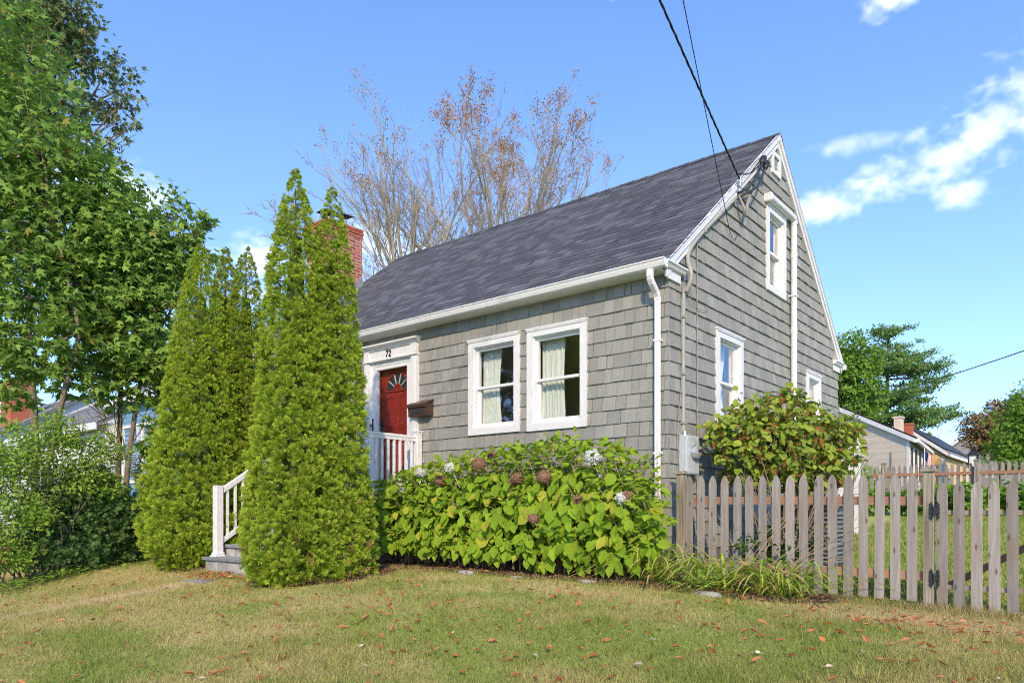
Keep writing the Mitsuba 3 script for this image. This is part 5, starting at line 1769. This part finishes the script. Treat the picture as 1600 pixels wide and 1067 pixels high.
obj('wall', mb, 'pale_siding', RB)
mb = MB()
roof_rows(mb, (-47.3, 3.2, 5.05), (-37.3, 3.2, 5.05), (-47.3, 7.75, 7.75), (-37.3, 7.75, 7.75))
mb.prism([(3.2, 5.04), (7.75, 7.74), (12.3, 5.04), (12.3, 4.94), (7.75, 7.63), (3.2, 4.94)], XF(-47.29), 0, 9.98)
obj('roof', mb, 'far_roof', RB)
obj('chimney', MB().box((-40.6, 4.6, 5.0), (-39.1, 5.6, 8.0)).box((-40.7, 4.5, 8.001), (-39.0, 5.7, 8.2)), 'brick', RB)
simple_window(RB, YF(3.5), -45.0, -43.6, 2.4, 4.2)

BEIGE = thing('beige_house', 'beige clapboard house with white rakes and dark shutters beyond the back fence', 'house')
# gable end towards the yard; the long side with shuttered windows runs back to the right
O = np.array([-4.65, 36.6])
gdir = unit(np.array([-.93, .36]))          # along the gable end, leftwards
ldir = unit(np.array([-.10, 1.0]))          # along the long side, backwards


def BG(p, w):
    p = np.asarray(p, float)
    nrm = unit(np.array([gdir[1], -gdir[0]]))
    nrm = nrm if nrm[1] < 0 else -nrm
    q = O + p[:, :1] * gdir + np.broadcast_to(w, len(p))[:, None] * nrm
    return np.column_stack([q, p[:, 1]])


def BL_(p, w):
    p = np.asarray(p, float)
    nrm = unit(np.array([ldir[1], -ldir[0]]))
    q = O + p[:, :1] * ldir + np.broadcast_to(w, len(p))[:, None] * nrm
    return np.column_stack([q, p[:, 1]])


gw, gl = 8.6, 10.5
c = [O, O + gdir * gw, O + gdir * gw + ldir * gl, O + ldir * gl]
fp2 = Polygon(c)
m_ = trimesh.creation.extrude_polygon(fp2, 3.75, engine='earcut')
v = np.array(m_.vertices) + [0, 0, 1.8]
apex, eave = 7.75, 5.55
mb = MB().add(v, m_.faces)
mb.prism([(0, eave), (gw, eave), (gw * .52, apex)], BG, -.3, -.02)
obj('wall', mb, 'beige_siding', BEIGE)
mb = MB()
z = 1.9
while z < apex - .1:
    f_ = max(0.0, (z - eave) / (apex - eave))
    clap(mb, BG, .02 + f_ * gw * .52, gw - f_ * gw * .48, z, z + .125, .125, .014)
    z += .125
clap(mb, BL_, 0, gl, 1.9, 5.5, .125, .014)
obj('clapboards', mb, 'beige_siding', BEIGE, kind='stuff')
mb = MB()
ap0 = np.append(O + gdir * gw * .52, apex + .12)
ap1 = np.append(O + gdir * gw * .52 + ldir * gl, apex + .12)
off = -gdir * .45
roof_rows(mb, np.append(O + off - ldir * .25, eave - .05), np.append(O + off + ldir * gl, eave - .05), ap0 - np.append(ldir * .25, 0), ap1, .2)
roof_rows(mb, np.append(O + gdir * (gw + .45) + ldir * gl, eave - .05), np.append(O + gdir * (gw + .45) - ldir * .25, eave - .05), ap1, ap0 - np.append(ldir * .25, 0), .2)
obj('roof', mb, 'far_roof', BEIGE)
mb = MB()
mb.prism([(-.40, eave - .06), (gw * .52, apex + .09), (gw * .52, apex - .16), (-.40, eave - .28)], BG, .02, .26)
mb.prism([(gw + .40, eave - .06), (gw * .52, apex + .09), (gw * .52, apex - .16), (gw + .40, eave - .28)], BG, .02, .26)
mb.prism([(-.2, eave - .27), (gl, eave - .27), (gl, eave - .06), (-.2, eave - .06)], BL_, .30, .45)
obj('trim', mb, 'white_paint', BEIGE)
obj('corner_board', MB().prism([(0, 1.8), (.16, 1.8), (.16, eave - .2), (0, eave - .2)], BG, .017, .04), 'white_paint', BEIGE)
for i in range(4):
    a = 1.2 + i * 2.4
    kk = simple_window(BEIGE, BL_, a, a + 1.0, 3.35, 5.1, .02)
    mb = MB()
    for s in (a - .48, a + 1.04):
        mb.prism([(s, 3.35), (s + .44, 3.35), (s + .44, 5.1), (s, 5.1)], BL_, .02, .06)
    obj('shutter', mb, 'shutter_green', kk)
simple_window(BEIGE, BG, 4.0, 4.6, 6.2, 6.75, .01, cw=.07, meeting=False)
obj('wall_light', MB().beam(BG([(2.7, 4.75)], .1)[0], BG([(3.15, 4.75)], .1)[0], .08, .05).box(*(BG([(2.72, 4.8)], .05)[0] - .07, BG([(2.72, 4.8)], .05)[0] + .07)), 'white_vinyl', BEIGE)
obj('meter_pipe', MB().beam(BG([(.95, 3.0)], .08)[0], BG([(.95, 4.9)], .08)[0], .07, .07), 'conduit_paint', BEIGE)
obj('chimney', MB().box((-6.86, 43.2, 5.5), (-6.40, 43.8, 7.42), ch=.02).box((-6.91, 43.15, 7.422), (-6.35, 43.85, 7.54)), 'beige_siding', BEIGE)
YEL = thing('yellow_house', 'yellow clapboard wing with dark solar roof next to the beige house', 'house')
yx0, yx1, yy0, yy1 = -11.15, -5.25, 50.5, 64.0
obj('wall', MB().box((yx0, yy0, 1.6), (yx1, yy1, 5.70)).prism([(yx0 + .01, 5.70), (yx1 - .01, 5.70), ((yx0 + yx1) / 2, 7.95)], YF(yy0), -.3, 0), 'yellow_siding', YEL)
mb = MB()
clap(mb, YF(yy0), yx0, yx1, 1.8, 5.70, .14, .014)
clap(mb, XF(yx1), yy0, yy1, 1.8, 5.70, .14, .014)
obj('clapboards', mb, 'yellow_siding', YEL, kind='stuff')
mb = MB()
xm = (yx0 + yx1) / 2
roof_rows(mb, (yx1 + .35, yy0 - .3, 5.55), (yx1 + .35, yy1, 5.55), (xm, yy0 - .3, 8.05), (xm, yy1, 8.05))
roof_rows(mb, (yx0 - .35, yy1, 5.55), (yx0 - .35, yy0 - .3, 5.55), (xm, yy1, 8.05), (xm, yy0 - .3, 8.05))
rk_ = obj('roof', mb, 'far_roof', YEL)
for i in range(6):
    y0_ = yy0 + .4 + i * 2.1
    d = np.array([xm - yx1 - .35, 0, 2.50])
    a = np.array([yx1 + .35, y0_, 5.55]) + d * .16
    b = a + d * .72
    nn = unit(np.array([2.50, 0, -(xm - yx1 - .35)]))
    v = np.array([a, a + [0, 1.98, 0], b + [0, 1.98, 0], b])
    obj('solar_panel', MB().add(np.vstack([v + nn * .06, v + nn * .1]), np.array([[0, 1, 2], [0, 2, 3], [4, 6, 5], [4, 7, 6], [0, 4, 5], [0, 5, 1], [1, 5, 6], [1, 6, 2], [2, 6, 7], [2, 7, 3], [3, 7, 4], [3, 4, 0]])), 'solar_black', rk_)
mb = MB().box((yx1 + .30, yy0 - .3, 5.35), (yx1 + .38, yy1, 5.55))
mb.prism([(yx1 + .35, 5.55), (xm, 8.05), (xm, 7.8), (yx1 + .35, 5.32)], YF(yy0 - .28), 0, .05)
mb.box((yx1 - .16, yy0 - .03, 1.7), (yx1 + .03, yy0 - .005, 5.4))
obj('trim', mb, 'white_paint', YEL)
for i in range(3):
    simple_window(YEL, XF(yx1), 52.0 + i * 3.4, 53.2 + i * 3.4, 3.0, 4.7, .02)
obj('chimney', MB().box((-7.02, 46.4, 5.5), (-6.47, 47.0, 7.30)).box((-7.07, 46.35, 7.302), (-6.42, 47.05, 7.42)), 'brick', BEIGE, label='red brick chimney')
GREY = thing('grey_house', 'plain grey house gable with white rake farthest back at the right', 'house')
gx0, gx1, gy0, gy1 = -13.0, 3.0, 77.0, 88.0
GA = (-5.0, 11.15)
obj('wall', MB().box((gx0, gy0, 1.5), (gx1, gy1, 4.95)).prism([(gx0 + .01, 4.95), (gx1 - .01, 4.95), GA], YF(gy0), -.5, 0), 'grey_siding', GREY)
mb = MB()
clap(mb, YF(gy0), gx0, gx1, 1.8, 4.95, .2, .02)
obj('clapboards', mb, 'grey_siding', GREY, kind='stuff')
mb = MB()
roof_rows(mb, (gx0 - .6, gy1, 4.75), (gx0 - .6, gy0 - .5, 4.75), (GA[0], gy1, 11.30), (GA[0], gy0 - .5, 11.30), .3)
roof_rows(mb, (gx1 + .6, gy0 - .5, 4.75), (gx1 + .6, gy1, 4.75), (GA[0], gy0 - .5, 11.30), (GA[0], gy1, 11.30), .3)
obj('roof', mb, 'far_roof', GREY)
mb = MB()
mb.prism([(gx0 - .6, 4.75), (GA[0], 11.31), (GA[0], 10.9), (gx0 - .6, 4.40)], YF(gy0 - .45), 0, .08)
mb.prism([(gx1 + .6, 4.75), (GA[0], 11.31), (GA[0], 10.9), (gx1 + .6, 4.40)], YF(gy0 - .45), 0, .08)
obj('trim', mb, 'white_paint', GREY)
simple_window(GREY, YF(gy0), -6.2, -5.0, 3.2, 5.0, .02)
simple_window(GREY, YF(gy0), -2.0, -.8, 3.2, 5.0, .02)

# flag and lamp in the yard behind
FLAG = thing('flag', 'small striped flag on a pole behind the far fence', 'flag')
n1, n2 = 14, 12
fx = []
for j in range(n2):
    for i in range(n1):
        s, t = i / (n1 - 1), j / (n2 - 1)
        fx.append((-1.96 + .24 * s * (1 - .55 * t), 25.85 + .06 * math.sin(s * 7 + t * 2), 4.05 - 1.05 * t - .30 * s * (1 - .3 * t)))
i, j = np.meshgrid(np.arange(n1 - 1), np.arange(n2 - 1))
i, j = i.ravel(), j.ravel()
f = np.stack([j * n1 + i, j * n1 + i + 1, (j + 1) * n1 + i + 1, (j + 1) * n1 + i], -1)
f = np.vstack([f[:, [0, 1, 2]], f[:, [0, 2, 3]]])
uvf = np.array([(1 - jj_ / (n2 - 1), 1 - ii_ / (n1 - 1)) for jj_ in range(n2) for ii_ in range(n1)])
uvf = np.column_stack([1 - uvf[:, 0], uvf[:, 1]])
scene[FLAG + '__cloth'] = mikit.ply((np.array(fx), f), 'flag_cloth', True, uv=uvf)
obj('pole', MB().tube([(-1.98, 25.85, 1.6), (-1.98, 25.85, 4.12)], .02, 6), 'white_vinyl', FLAG, smooth=True)
LAMP = thing('post_lantern', 'black post lantern standing behind the far fence', 'lamp')
lx, ly = .02, 23.6
obj('post', MB().tube([(lx, ly, 1.6), (lx, ly, 3.12)], .035, 8), 'black_iron', LAMP, smooth=True)
mb = MB().box((lx - .15, ly - .15, 3.13), (lx + .15, ly + .15, 3.17)).box((lx - .19, ly - .19, 3.60), (lx + .19, ly + .19, 3.64))
for a in (-.135, .135):
    for b in (-.135, .135):
        mb.beam((lx + a, ly + b, 3.17), (lx + a, ly + b, 3.60), .03, .03)
v = np.array([[-.17, -.17, 3.641], [.17, -.17, 3.641], [.17, .17, 3.641], [-.17, .17, 3.641], [0, 0, 3.80]]) + [lx, ly, 0]
mb.add(v, np.array([[0, 1, 4], [1, 2, 4], [2, 3, 4], [3, 0, 4]]))
obj('frame', mb, 'black_iron', LAMP)
obj('glass', MB().box((lx - .11, ly - .11, 3.175), (lx + .11, ly + .11, 3.595)), 'pale_siding', LAMP)

# ------------------------------------------------------------------ trees behind


def bare_tree(base, fork, top, spread, seed, label, leafy, leaders=15):
    """Short trunk forking into upswept leaders with long side branches and fine twigs; a few leaves still hang on."""
    r = np.random.default_rng(seed)
    k = thing('bare_tree', label, 'tree')
    mb = MB()
    base = np.array(base, float)
    f0 = base + [0, 0, fork]
    mb.tube(smooth_path([base, base + [.05, 0, fork * .5], f0], 4), np.linspace(.30, .24, 9), 9, u=.3)
    ends = []

    def limb(p, d, L, r0, r1, n, up, depth):
        pts = [np.array(p)]
        d = unit(d)
        for _ in range(n - 1):
            d = unit(d + r.normal(0, .07, 3) + [0, 0, up])
            pts.append(pts[-1] + d * L / (n - 1))
        mb.tube(pts, np.linspace(r0, r1, n), (7, 5, 4, 3)[depth], u=r.random(), cap=False)
        if depth == 3:
            ends.extend(pts[1:])
            return
        kids = (14, 5, 2)[depth]
        for c in range(kids):
            t = r.uniform(.30 if depth == 0 else .15, .98)
            i = min(int(t * (n - 1)), n - 2)
            q = pts[i] + (pts[i + 1] - pts[i]) * (t * (n - 1) - i)
            loc = unit(pts[i + 1] - pts[i])
            side = unit(np.cross(loc, r.normal(size=3)))
            a = r.uniform(.28, .62)
            nd = loc * math.cos(a) + side * math.sin(a)
            Lc = L * (1 - .62 * t) * (.52, .50, .45)[depth] * r.uniform(.7, 1.2)
            rc = (r0 + (r1 - r0) * t) * .55
            limb(q, nd, max(Lc, .3), max(rc * .75, .008), max(rc * .28, .005), (7, 5, 4)[depth], .055, depth + 1)
        ends.append(pts[-1])

    for i in range(leaders):
        a = 2 * np.pi * (i + r.uniform(-.3, .3)) / leaders
        tilt = spread * r.uniform(.15, 1.0) if i else .04
        hh = (top - fork) * (1 - .46 * (tilt / spread) ** 1.6) * r.uniform(.9, 1.03)
        limb(f0 - [0, 0, r.uniform(0, .8)], np.array([math.cos(a) * tilt, math.sin(a) * tilt, 1.0]), hh * math.sqrt(1 + tilt * tilt) * .97, (.095 * r.uniform(.7, 1.25) if i else .16), .016, 12, .018, 0)
    obj('branches', mb, 'bark_pale', k, smooth=True)
    E = np.array(ends)
    if leafy:
        n = leafy
        w = meshkit.noise(E * .5, seed) ** 2 * np.clip((E[:, 2] - base[2] - fork) / (top - fork) * 1.7 - .55, .04, 1)
        P = E[r.choice(len(E), n, p=w / w.sum())] + r.normal(0, .10, (n, 3))
        mb = MB()
        scatter(mb, *LEAF2, P, unit(r.normal(size=(n, 3)) - [0, 0, .5]), unit(r.normal(size=(n, 3))), r.uniform(.06, .095, n), r.random(n), 1.3)
        obj('last_leaves', mb, 'orange_leaf', k)
    return k


bare_tree((-18.8, 13.1, 1.3), 7.5, 17.0, .92, 11, 'nearly bare upswept tree behind the roof, left of the orange-leaved one', 700)
bare_tree((-16.2, 16.2, 1.3), 8.2, 18.2, .95, 31, 'autumn tree behind the roof with orange leaves left on its twigs', 9000)

PINE = thing('pine_tree', 'tall white pine with layered branches behind the beige house', 'tree')
pb, pt = np.array([-11.5, 59.4, 1.8]), np.array([-10.9, 60.2, 16.9])
mb = MB().tube(smooth_path([pb, (pb + pt) / 2 + [.2, 0, 0], pt], 8), np.linspace(.32, .05, 17), 8, u=.2)
bl = []
for i in range(64):
    t = rng.uniform(.32, 1.0)
    p = pb + (pt - pb) * t
    a = rng.random() * 2 * np.pi
    L = (1 - t) ** .62 * 6.6 * rng.uniform(.55, 1.05) + .55
    L *= 1.0 + .35 * max(0, math.cos(a - .2))
    d = np.array([math.cos(a), math.sin(a), 0])
    s = np.linspace(0, 1, 6)[:, None]
    pth = p + d * L * s + np.array([0, 0, 1]) * (.16 * L * s ** 1.6 - .05 * L * s)
    mb.tube(pth, np.linspace(.075, .015, 6), 5, u=rng.random(), cap=False)
    for q in np.linspace(.30, 1.0, max(3, int(L * 2.2))):
        c = p + d * L * q + [0, 0, .16 * L * q ** 1.6 - .05 * L * q + .12]
        wdt = (.35 + .45 * (1 - abs(q - .6))) * (.5 + .14 * L)
        for _ in range(2):
            bl.append((*(c + np.cross(d, [0, 0, 1]) * rng.normal(0, wdt * .7) + [0, 0, rng.normal(0, .07)]), rng.uniform(.30, .55)))
obj('trunk', mb, 'bark', PINE, smooth=True)
B = np.array(bl)
n = 26000
ci = rng.integers(0, len(B), n)
P = B[ci, :3] + rng.normal(size=(n, 3)) * B[ci, 3:] * [.62, .62, .34]
NEED = tmpl([[0, 0, 0], [1, .05, .1], [.95, -.14, .15], [.95, .22, -.05], [.8, -.3, .02]], [[0, 1, 2], [0, 3, 1], [0, 2, 4]])
mb = MB()
scatter(mb, *NEED, P, unit(rdir(n) * [1, 1, .5] + [0, 0, .6]), rdir(n), rng.uniform(.18, .30, n), np.clip(rng.random(len(B))[ci] * .6 + rng.random(n) * .4, 0, .999))
obj('needles', mb, 'pine_needles', PINE)


def plain_tree(name, label, base, blobs, n, mat, size, r0=.2, tmp=LEAF2, up=.6, droop=.3, cl=18, cs=.26, shell=.5, squash=.85):
    k = thing(name, label, 'tree')
    mb = MB()
    c = np.array(blobs)[:, :3].mean(0)
    b0 = np.array(base, float)
    mb.tube(smooth_path([b0, (b0 * 2 + c) / 3 + rng.normal(0, .1, 3), (b0 + 2 * c) / 3], 5), np.linspace(r0, r0 * .5, 11), 8, u=.3)
    limbs(mb, (b0 + 2 * c) / 3, blobs, r0 * .4, .02)
    obj('trunk', mb, 'bark', k, smooth=True)
    leaves('x', mat, blobs, n, tmp, size, k, up=up, droop=droop, cl=cl, cs=cs, shell=shell, squash=squash)
    return k


DEC = [(-9.66, 42.82, 9.87, 2.20), (-9.18, 43.22, 11.54, 1.70), (-8.86, 43.48, 9.03, 1.60), (-9.79, 44.01, 12.60, 1.20), (-9.98, 42.55, 7.78, 2.00), (-10.8, 43, 10.5, 2.2), (-9.0, 43.2, 7.0, 1.7), (-10.6, 43.4, 6.0, 2.0)]
plain_tree('shade_tree', 'bright green shade tree just right of the house, in front of the pine', (-10.2, 43.3, 1.9), DEC, 17000, 'far_green_leaf', (.20, .34), .28)
JM = [(-2.02, 45.24, 6.80, 1.50), (-1.11, 45.98, 7.20, 1.30), (-2.47, 44.87, 5.83, 1.00), (-1.56, 45.61, 5.44, 1.20), (-1.26, 45.86, 7.98, 0.90), (-0.66, 46.36, 5.83, 1.40), (-2.9, 44.9, 6.4, .7)]
plain_tree('bronze_maple', 'spreading bronze-leaved maple at the right beyond the fence', (-1.4, 45.6, 1.9), JM, 9000, 'bronze_leaf', (.16, .28), .16, up=.9, squash=.5, cl=24, cs=.3)
RM = [(0.35, 38.11, 6.14, 1.40), (-0.16, 37.69, 5.15, 1.10), (0.73, 38.43, 7.13, 1.20), (-0.42, 37.48, 4.33, 0.80), (0.35, 38.11, 4.49, 1.20), (1.36, 38.95, 6.47, 2.00), (2.2, 38.5, 5.0, 1.8), (1.2, 38.2, 3.6, 1.3)]
plain_tree('green_maple', 'dense green maple cut off by the right edge of the picture', (1.0, 38.4, 1.8), RM, 13000, 'far_green_leaf', (.18, .30), .18, tmp=MAPLE)
# round shrub before the beige house, and the bed of low plants along the far fence
sh = thing('round_shrub', 'rounded olive green shrub in front of the beige house', 'shrub')
leaves('x', 'privet_leaf', [(-4.4, 27.0, 2.6, 1.0), (-5.2, 27.2, 2.5, .9), (-3.7, 26.8, 2.3, .75), (-4.6, 27.0, 3.1, .6)], 3800, LEAF2, (.10, .18), sh, up=.6, droop=0)
gcb = [(x, 15.2 + rng.normal(0, .35), 1.76 + .22 * rng.random(), rng.uniform(.26, .50)) for x in np.arange(-1.4, 7.5, .28)]
leaves('x', 'far_green_leaf', gcb, 7500, LEAF2, (.11, .22), None, up=.9, droop=.1, cl=10, cs=.5, shell=.3, width=1.5, name='border_plants')
tag('border_plants', 'low leafy green plants filling the border along the far fence', 'border plants', kind='stuff')
# trees across the street behind the viewer, seen only as reflections in the front windows
ST = [(-14.1, -16.0, 7.0, 1.7), (-12.4, -16.2, 7.2, 1.8), (-13.2, -16.0, 5.3, 1.7), (-13.2, -16.3, 9.0, 1.4), (-11.4, -16.4, 5.8, 1.5)]
plain_tree('street_tree', 'dense leafy tree across the street mirrored in the front window nearest the downspout', (-12.8, -16.3, -.1), ST, 8000, 'oak_leaf', (.22, .36), .25)
ST = [(-16.6, -16.0, 7.9, 1.4), (-17.4, -16.2, 7.2, 1.0), (-15.9, -16.0, 8.8, 1.0), (-16.5, -16.0, 5.5, 1.4), (-17.8, -16.2, 5.3, 1.3)]
plain_tree('street_tree', 'sparse leafy tree across the street mirrored in the front window nearest the red door', (-16.9, -16.3, -.1), ST, 2600, 'oak_leaf', (.20, .34), .2)

# ------------------------------------------------------------------ lawn: blades, fallen leaves, stones


def blades(n, sampler, hmin, hmax, wmin, wmax, name, label):
    xy = sampler(n)
    z = zg(xy[:, 0], xy[:, 1])
    m_ = len(xy)
    hgt = rng.uniform(hmin, hmax, m_) * (.7 + .6 * meshkit.noise(np.column_stack([xy * 1.3, 0 * z]), 3))
    wd = rng.uniform(wmin, wmax, m_)
    a = rng.random(m_) * 2 * np.pi
    lean = rng.normal(0, .45, (m_, 2))
    b = np.column_stack([xy, z - .004])
    s = np.column_stack([np.cos(a), np.sin(a), 0 * a]) * wd[:, None]
    tip = b + np.column_stack([lean * hgt[:, None], hgt])
    v = np.stack([b - s, b + s, tip], 1).reshape(-1, 3)
    obj(name, MB().add(v, np.arange(3 * m_).reshape(-1, 3), np.repeat(rng.random(m_), 3)), 'grass_blade', label=label, cat='grass', kind='stuff')


import shapely
noplant = shapely.union_all([BED.buffer(-.03), sbox(ST_X0, -2.9, ST_X1, 0), sbox(X0, 0, X1, W)])


def lawn_front(n):
    # denser near the camera, where the blades show
    t = rng.random(n)
    dep = 2.6 + 10.5 * t ** 1.25
    lat = rng.uniform(-.78, .78, n) * dep
    c, s = math.cos(YAW), math.sin(YAW)
    x = EYE[0] - s * dep + c * lat
    y = EYE[1] + c * dep + s * lat
    inside = shapely.contains_xy(noplant, x, y)
    ppx = np.abs(x - (-4.95 + .10 * (y + 3)))
    worn = (ppx < .14) & (y < -2.9) & (rng.random(n) < .55)
    ok = ~inside & ~worn & (y < .6)
    ok &= ~((x < -9.2) & (y > -3))
    return np.column_stack([x, y])[ok]


blades(430000, lawn_front, .028, .062, .0016, .0034, 'lawn_grass', 'short patchy lawn of green and straw-yellow grass in front of the house')


def lawn_back(n):
    x, y = rng.uniform(-.2, 7.5, n), .25 + 15 * rng.random(n) ** 1.4
    return np.column_stack([x, y])


blades(70000, lawn_back, .05, .10, .004, .009, 'yard_grass', 'bright green grass of the back yard behind the picket fence')



def edge_grass(n):
    a = rng.random(n)
    fence = np.column_stack([rng.uniform(1.7, 3.75, n), rng.normal(-.08, .10, n)])
    bed = np.column_stack([rng.uniform(-4.0, 1.9, n), 0 * a])
    bed[:, 1] = np.interp(bed[:, 0], [-4.1, -3.3, -2.2, -1.0, -.1, .6, 1.3, 1.9], [-1.22, -1.38, -1.31, -1.34, -1.28, -1.06, -.9, -.66]) + rng.normal(-.03, .035, n)
    step = np.column_stack([rng.uniform(-5.7, -4.2, n), rng.normal(-2.93, .05, n)])
    tuft = np.array([leaf_spot() for _ in range(60)])[rng.integers(0, 60, n)] + rng.normal(0, .035, (n, 2))
    return np.where((a < .35)[:, None], fence, np.where((a < .55)[:, None], bed, np.where((a < .65)[:, None], step, tuft)))


lt = tmpl([[0, 0, .02], [.3, .20, .16], [.3, 0, .0], [.3, -.20, .12], [.68, .17, .20], [.68, 0, .05], [.68, -.17, .16], [1, 0, .16]], [[0, 2, 1], [0, 3, 2], [1, 2, 5], [1, 5, 4], [2, 3, 6], [2, 6, 5], [4, 5, 7], [5, 6, 7]])


def leaf_spot():
    while True:
        dep = 2.9 + 7.0 * rng.random() ** 1.1
        lat = rng.uniform(-.72, .72) * dep
        c, s = math.cos(YAW), math.sin(YAW)
        x, y = EYE[0] - s * dep + c * lat, EYE[1] + c * dep + s * lat
        if shapely.contains_xy(noplant, x, y) or y > -.3 or x < -8.5 or meshkit.noise(np.array([x * .8, y * .8, 0]), 6) < rng.random() * .75:
            continue
        return x, y


spots = sorted([leaf_spot() for _ in range(760)], key=lambda p: math.hypot(p[0] - EYE[0], p[1] - EYE[1]))
far_leaves = MB()
blades(9000, edge_grass, .05, .115, .002, .004, 'grass_tufts', 'longer grass tufts along the fence, the bed edge and here and there in the lawn')
for i, (x, y) in enumerate(spots):
    pale = i % 9 == 5
    mb = MB() if i < 320 else far_leaves
    cr = rng.uniform(.6, 1.9)
    tv, tf, tw = lt
    tv = tv * [1, rng.uniform(.8, 1.35), cr]
    P = np.array([[x, y, float(zg(x, y)) + rng.uniform(.022, .042)]])
    scatter(mb, tv, tf, tw, P, unit(rdir(1) * [1, 1, .25]), unit(rdir(1) * .38 + [0, 0, 1]), rng.uniform(.042, .082), np.array([rng.random()]))
    if i >= 320:
        continue
    if pale:
        obj('pale_fallen_leaf', mb, 'fallen_leaf_pale', label='pale dry curled leaf lying on the lawn', cat='fallen leaf', group='pale fallen leaves on the lawn')
    else:
        obj('fallen_leaf', mb, 'fallen_leaf_brown', label='orange-brown curled leaf lying on the lawn', cat='fallen leaf', group='orange-brown fallen leaves on the lawn')
obj('distant_fallen_leaves', far_leaves, 'fallen_leaf_brown', label='small brown fallen leaves strewn over the farther lawn', cat='fallen leaves', kind='stuff')
# drift of leaves in the bed and by the steps
mb = MB()
p = np.vstack([inside_poly(BED, 260), inside_poly(DRIP, 80), np.column_stack([rng.normal(-4.9, .35, 110), rng.normal(-3.1, .14, 110)]), np.column_stack([rng.normal(3.0, .5, 60), rng.normal(-1.3, .35, 60)])])
P = np.column_stack([p, zg(p[:, 0], p[:, 1]) + .05])
scatter(mb, *lt, P, unit(rdir(len(P)) * [1, 1, .2]), unit(rdir(len(P)) * .5 + [0, 0, 1]), rng.uniform(.04, .08, len(P)), rng.random(len(P)))
obj('leaf_litter', mb, 'fallen_leaf_brown', label='drift of brown leaf litter in the bed and beside the steps', cat='leaf litter', kind='stuff')


def stone(x, y, sx, sy, sz, label, mat='pale_stone', seed=0):
    s = trimesh.creation.icosphere(3, 1.0)
    v = np.array(s.vertices)
    v *= (1 + .35 * (meshkit.fbm(v * 1.6 + seed * 3.1, 3, seed) - .5))[:, None]
    v[:, 2] = np.where(v[:, 2] > .55, .55 + (v[:, 2] - .55) * .3, v[:, 2])
    obj('edging_stone', MB().add(v * [sx, sy, sz] + [x, y, float(zg(x, y)) + sz * .25], s.faces, rng.random()), mat, smooth=True, label=label, cat='stone')


stone(-3.55, -1.40, .09, .07, .05, 'small pale stone at the bed edge nearest the arborvitae', seed=1)
stone(-2.05, -1.36, .13, .06, .05, 'flat pale stone edging the bed below the brown flower heads', seed=2)
stone(-1.25, -1.34, .12, .05, .03, 'low grey stone sunk in the grass at the middle of the bed edge', seed=3)
stone(-.30, -1.30, .11, .06, .04, 'pale stone at the bed edge left of the day lilies', seed=4)
stone(.95, -1.00, .16, .07, .05, 'long white-grey stone in front of the day lilies', seed=5)
k = 'stepping_stone'
obj(k, MB().box((-5.15, -3.36, float(zg(-4.9, -3.25)) - .04), (-4.72, -3.12, float(zg(-4.9, -3.25)) + .012), ch=.01), 'bluestone', label='flat dark stepping stone in the worn path below the steps', cat='stepping stone')
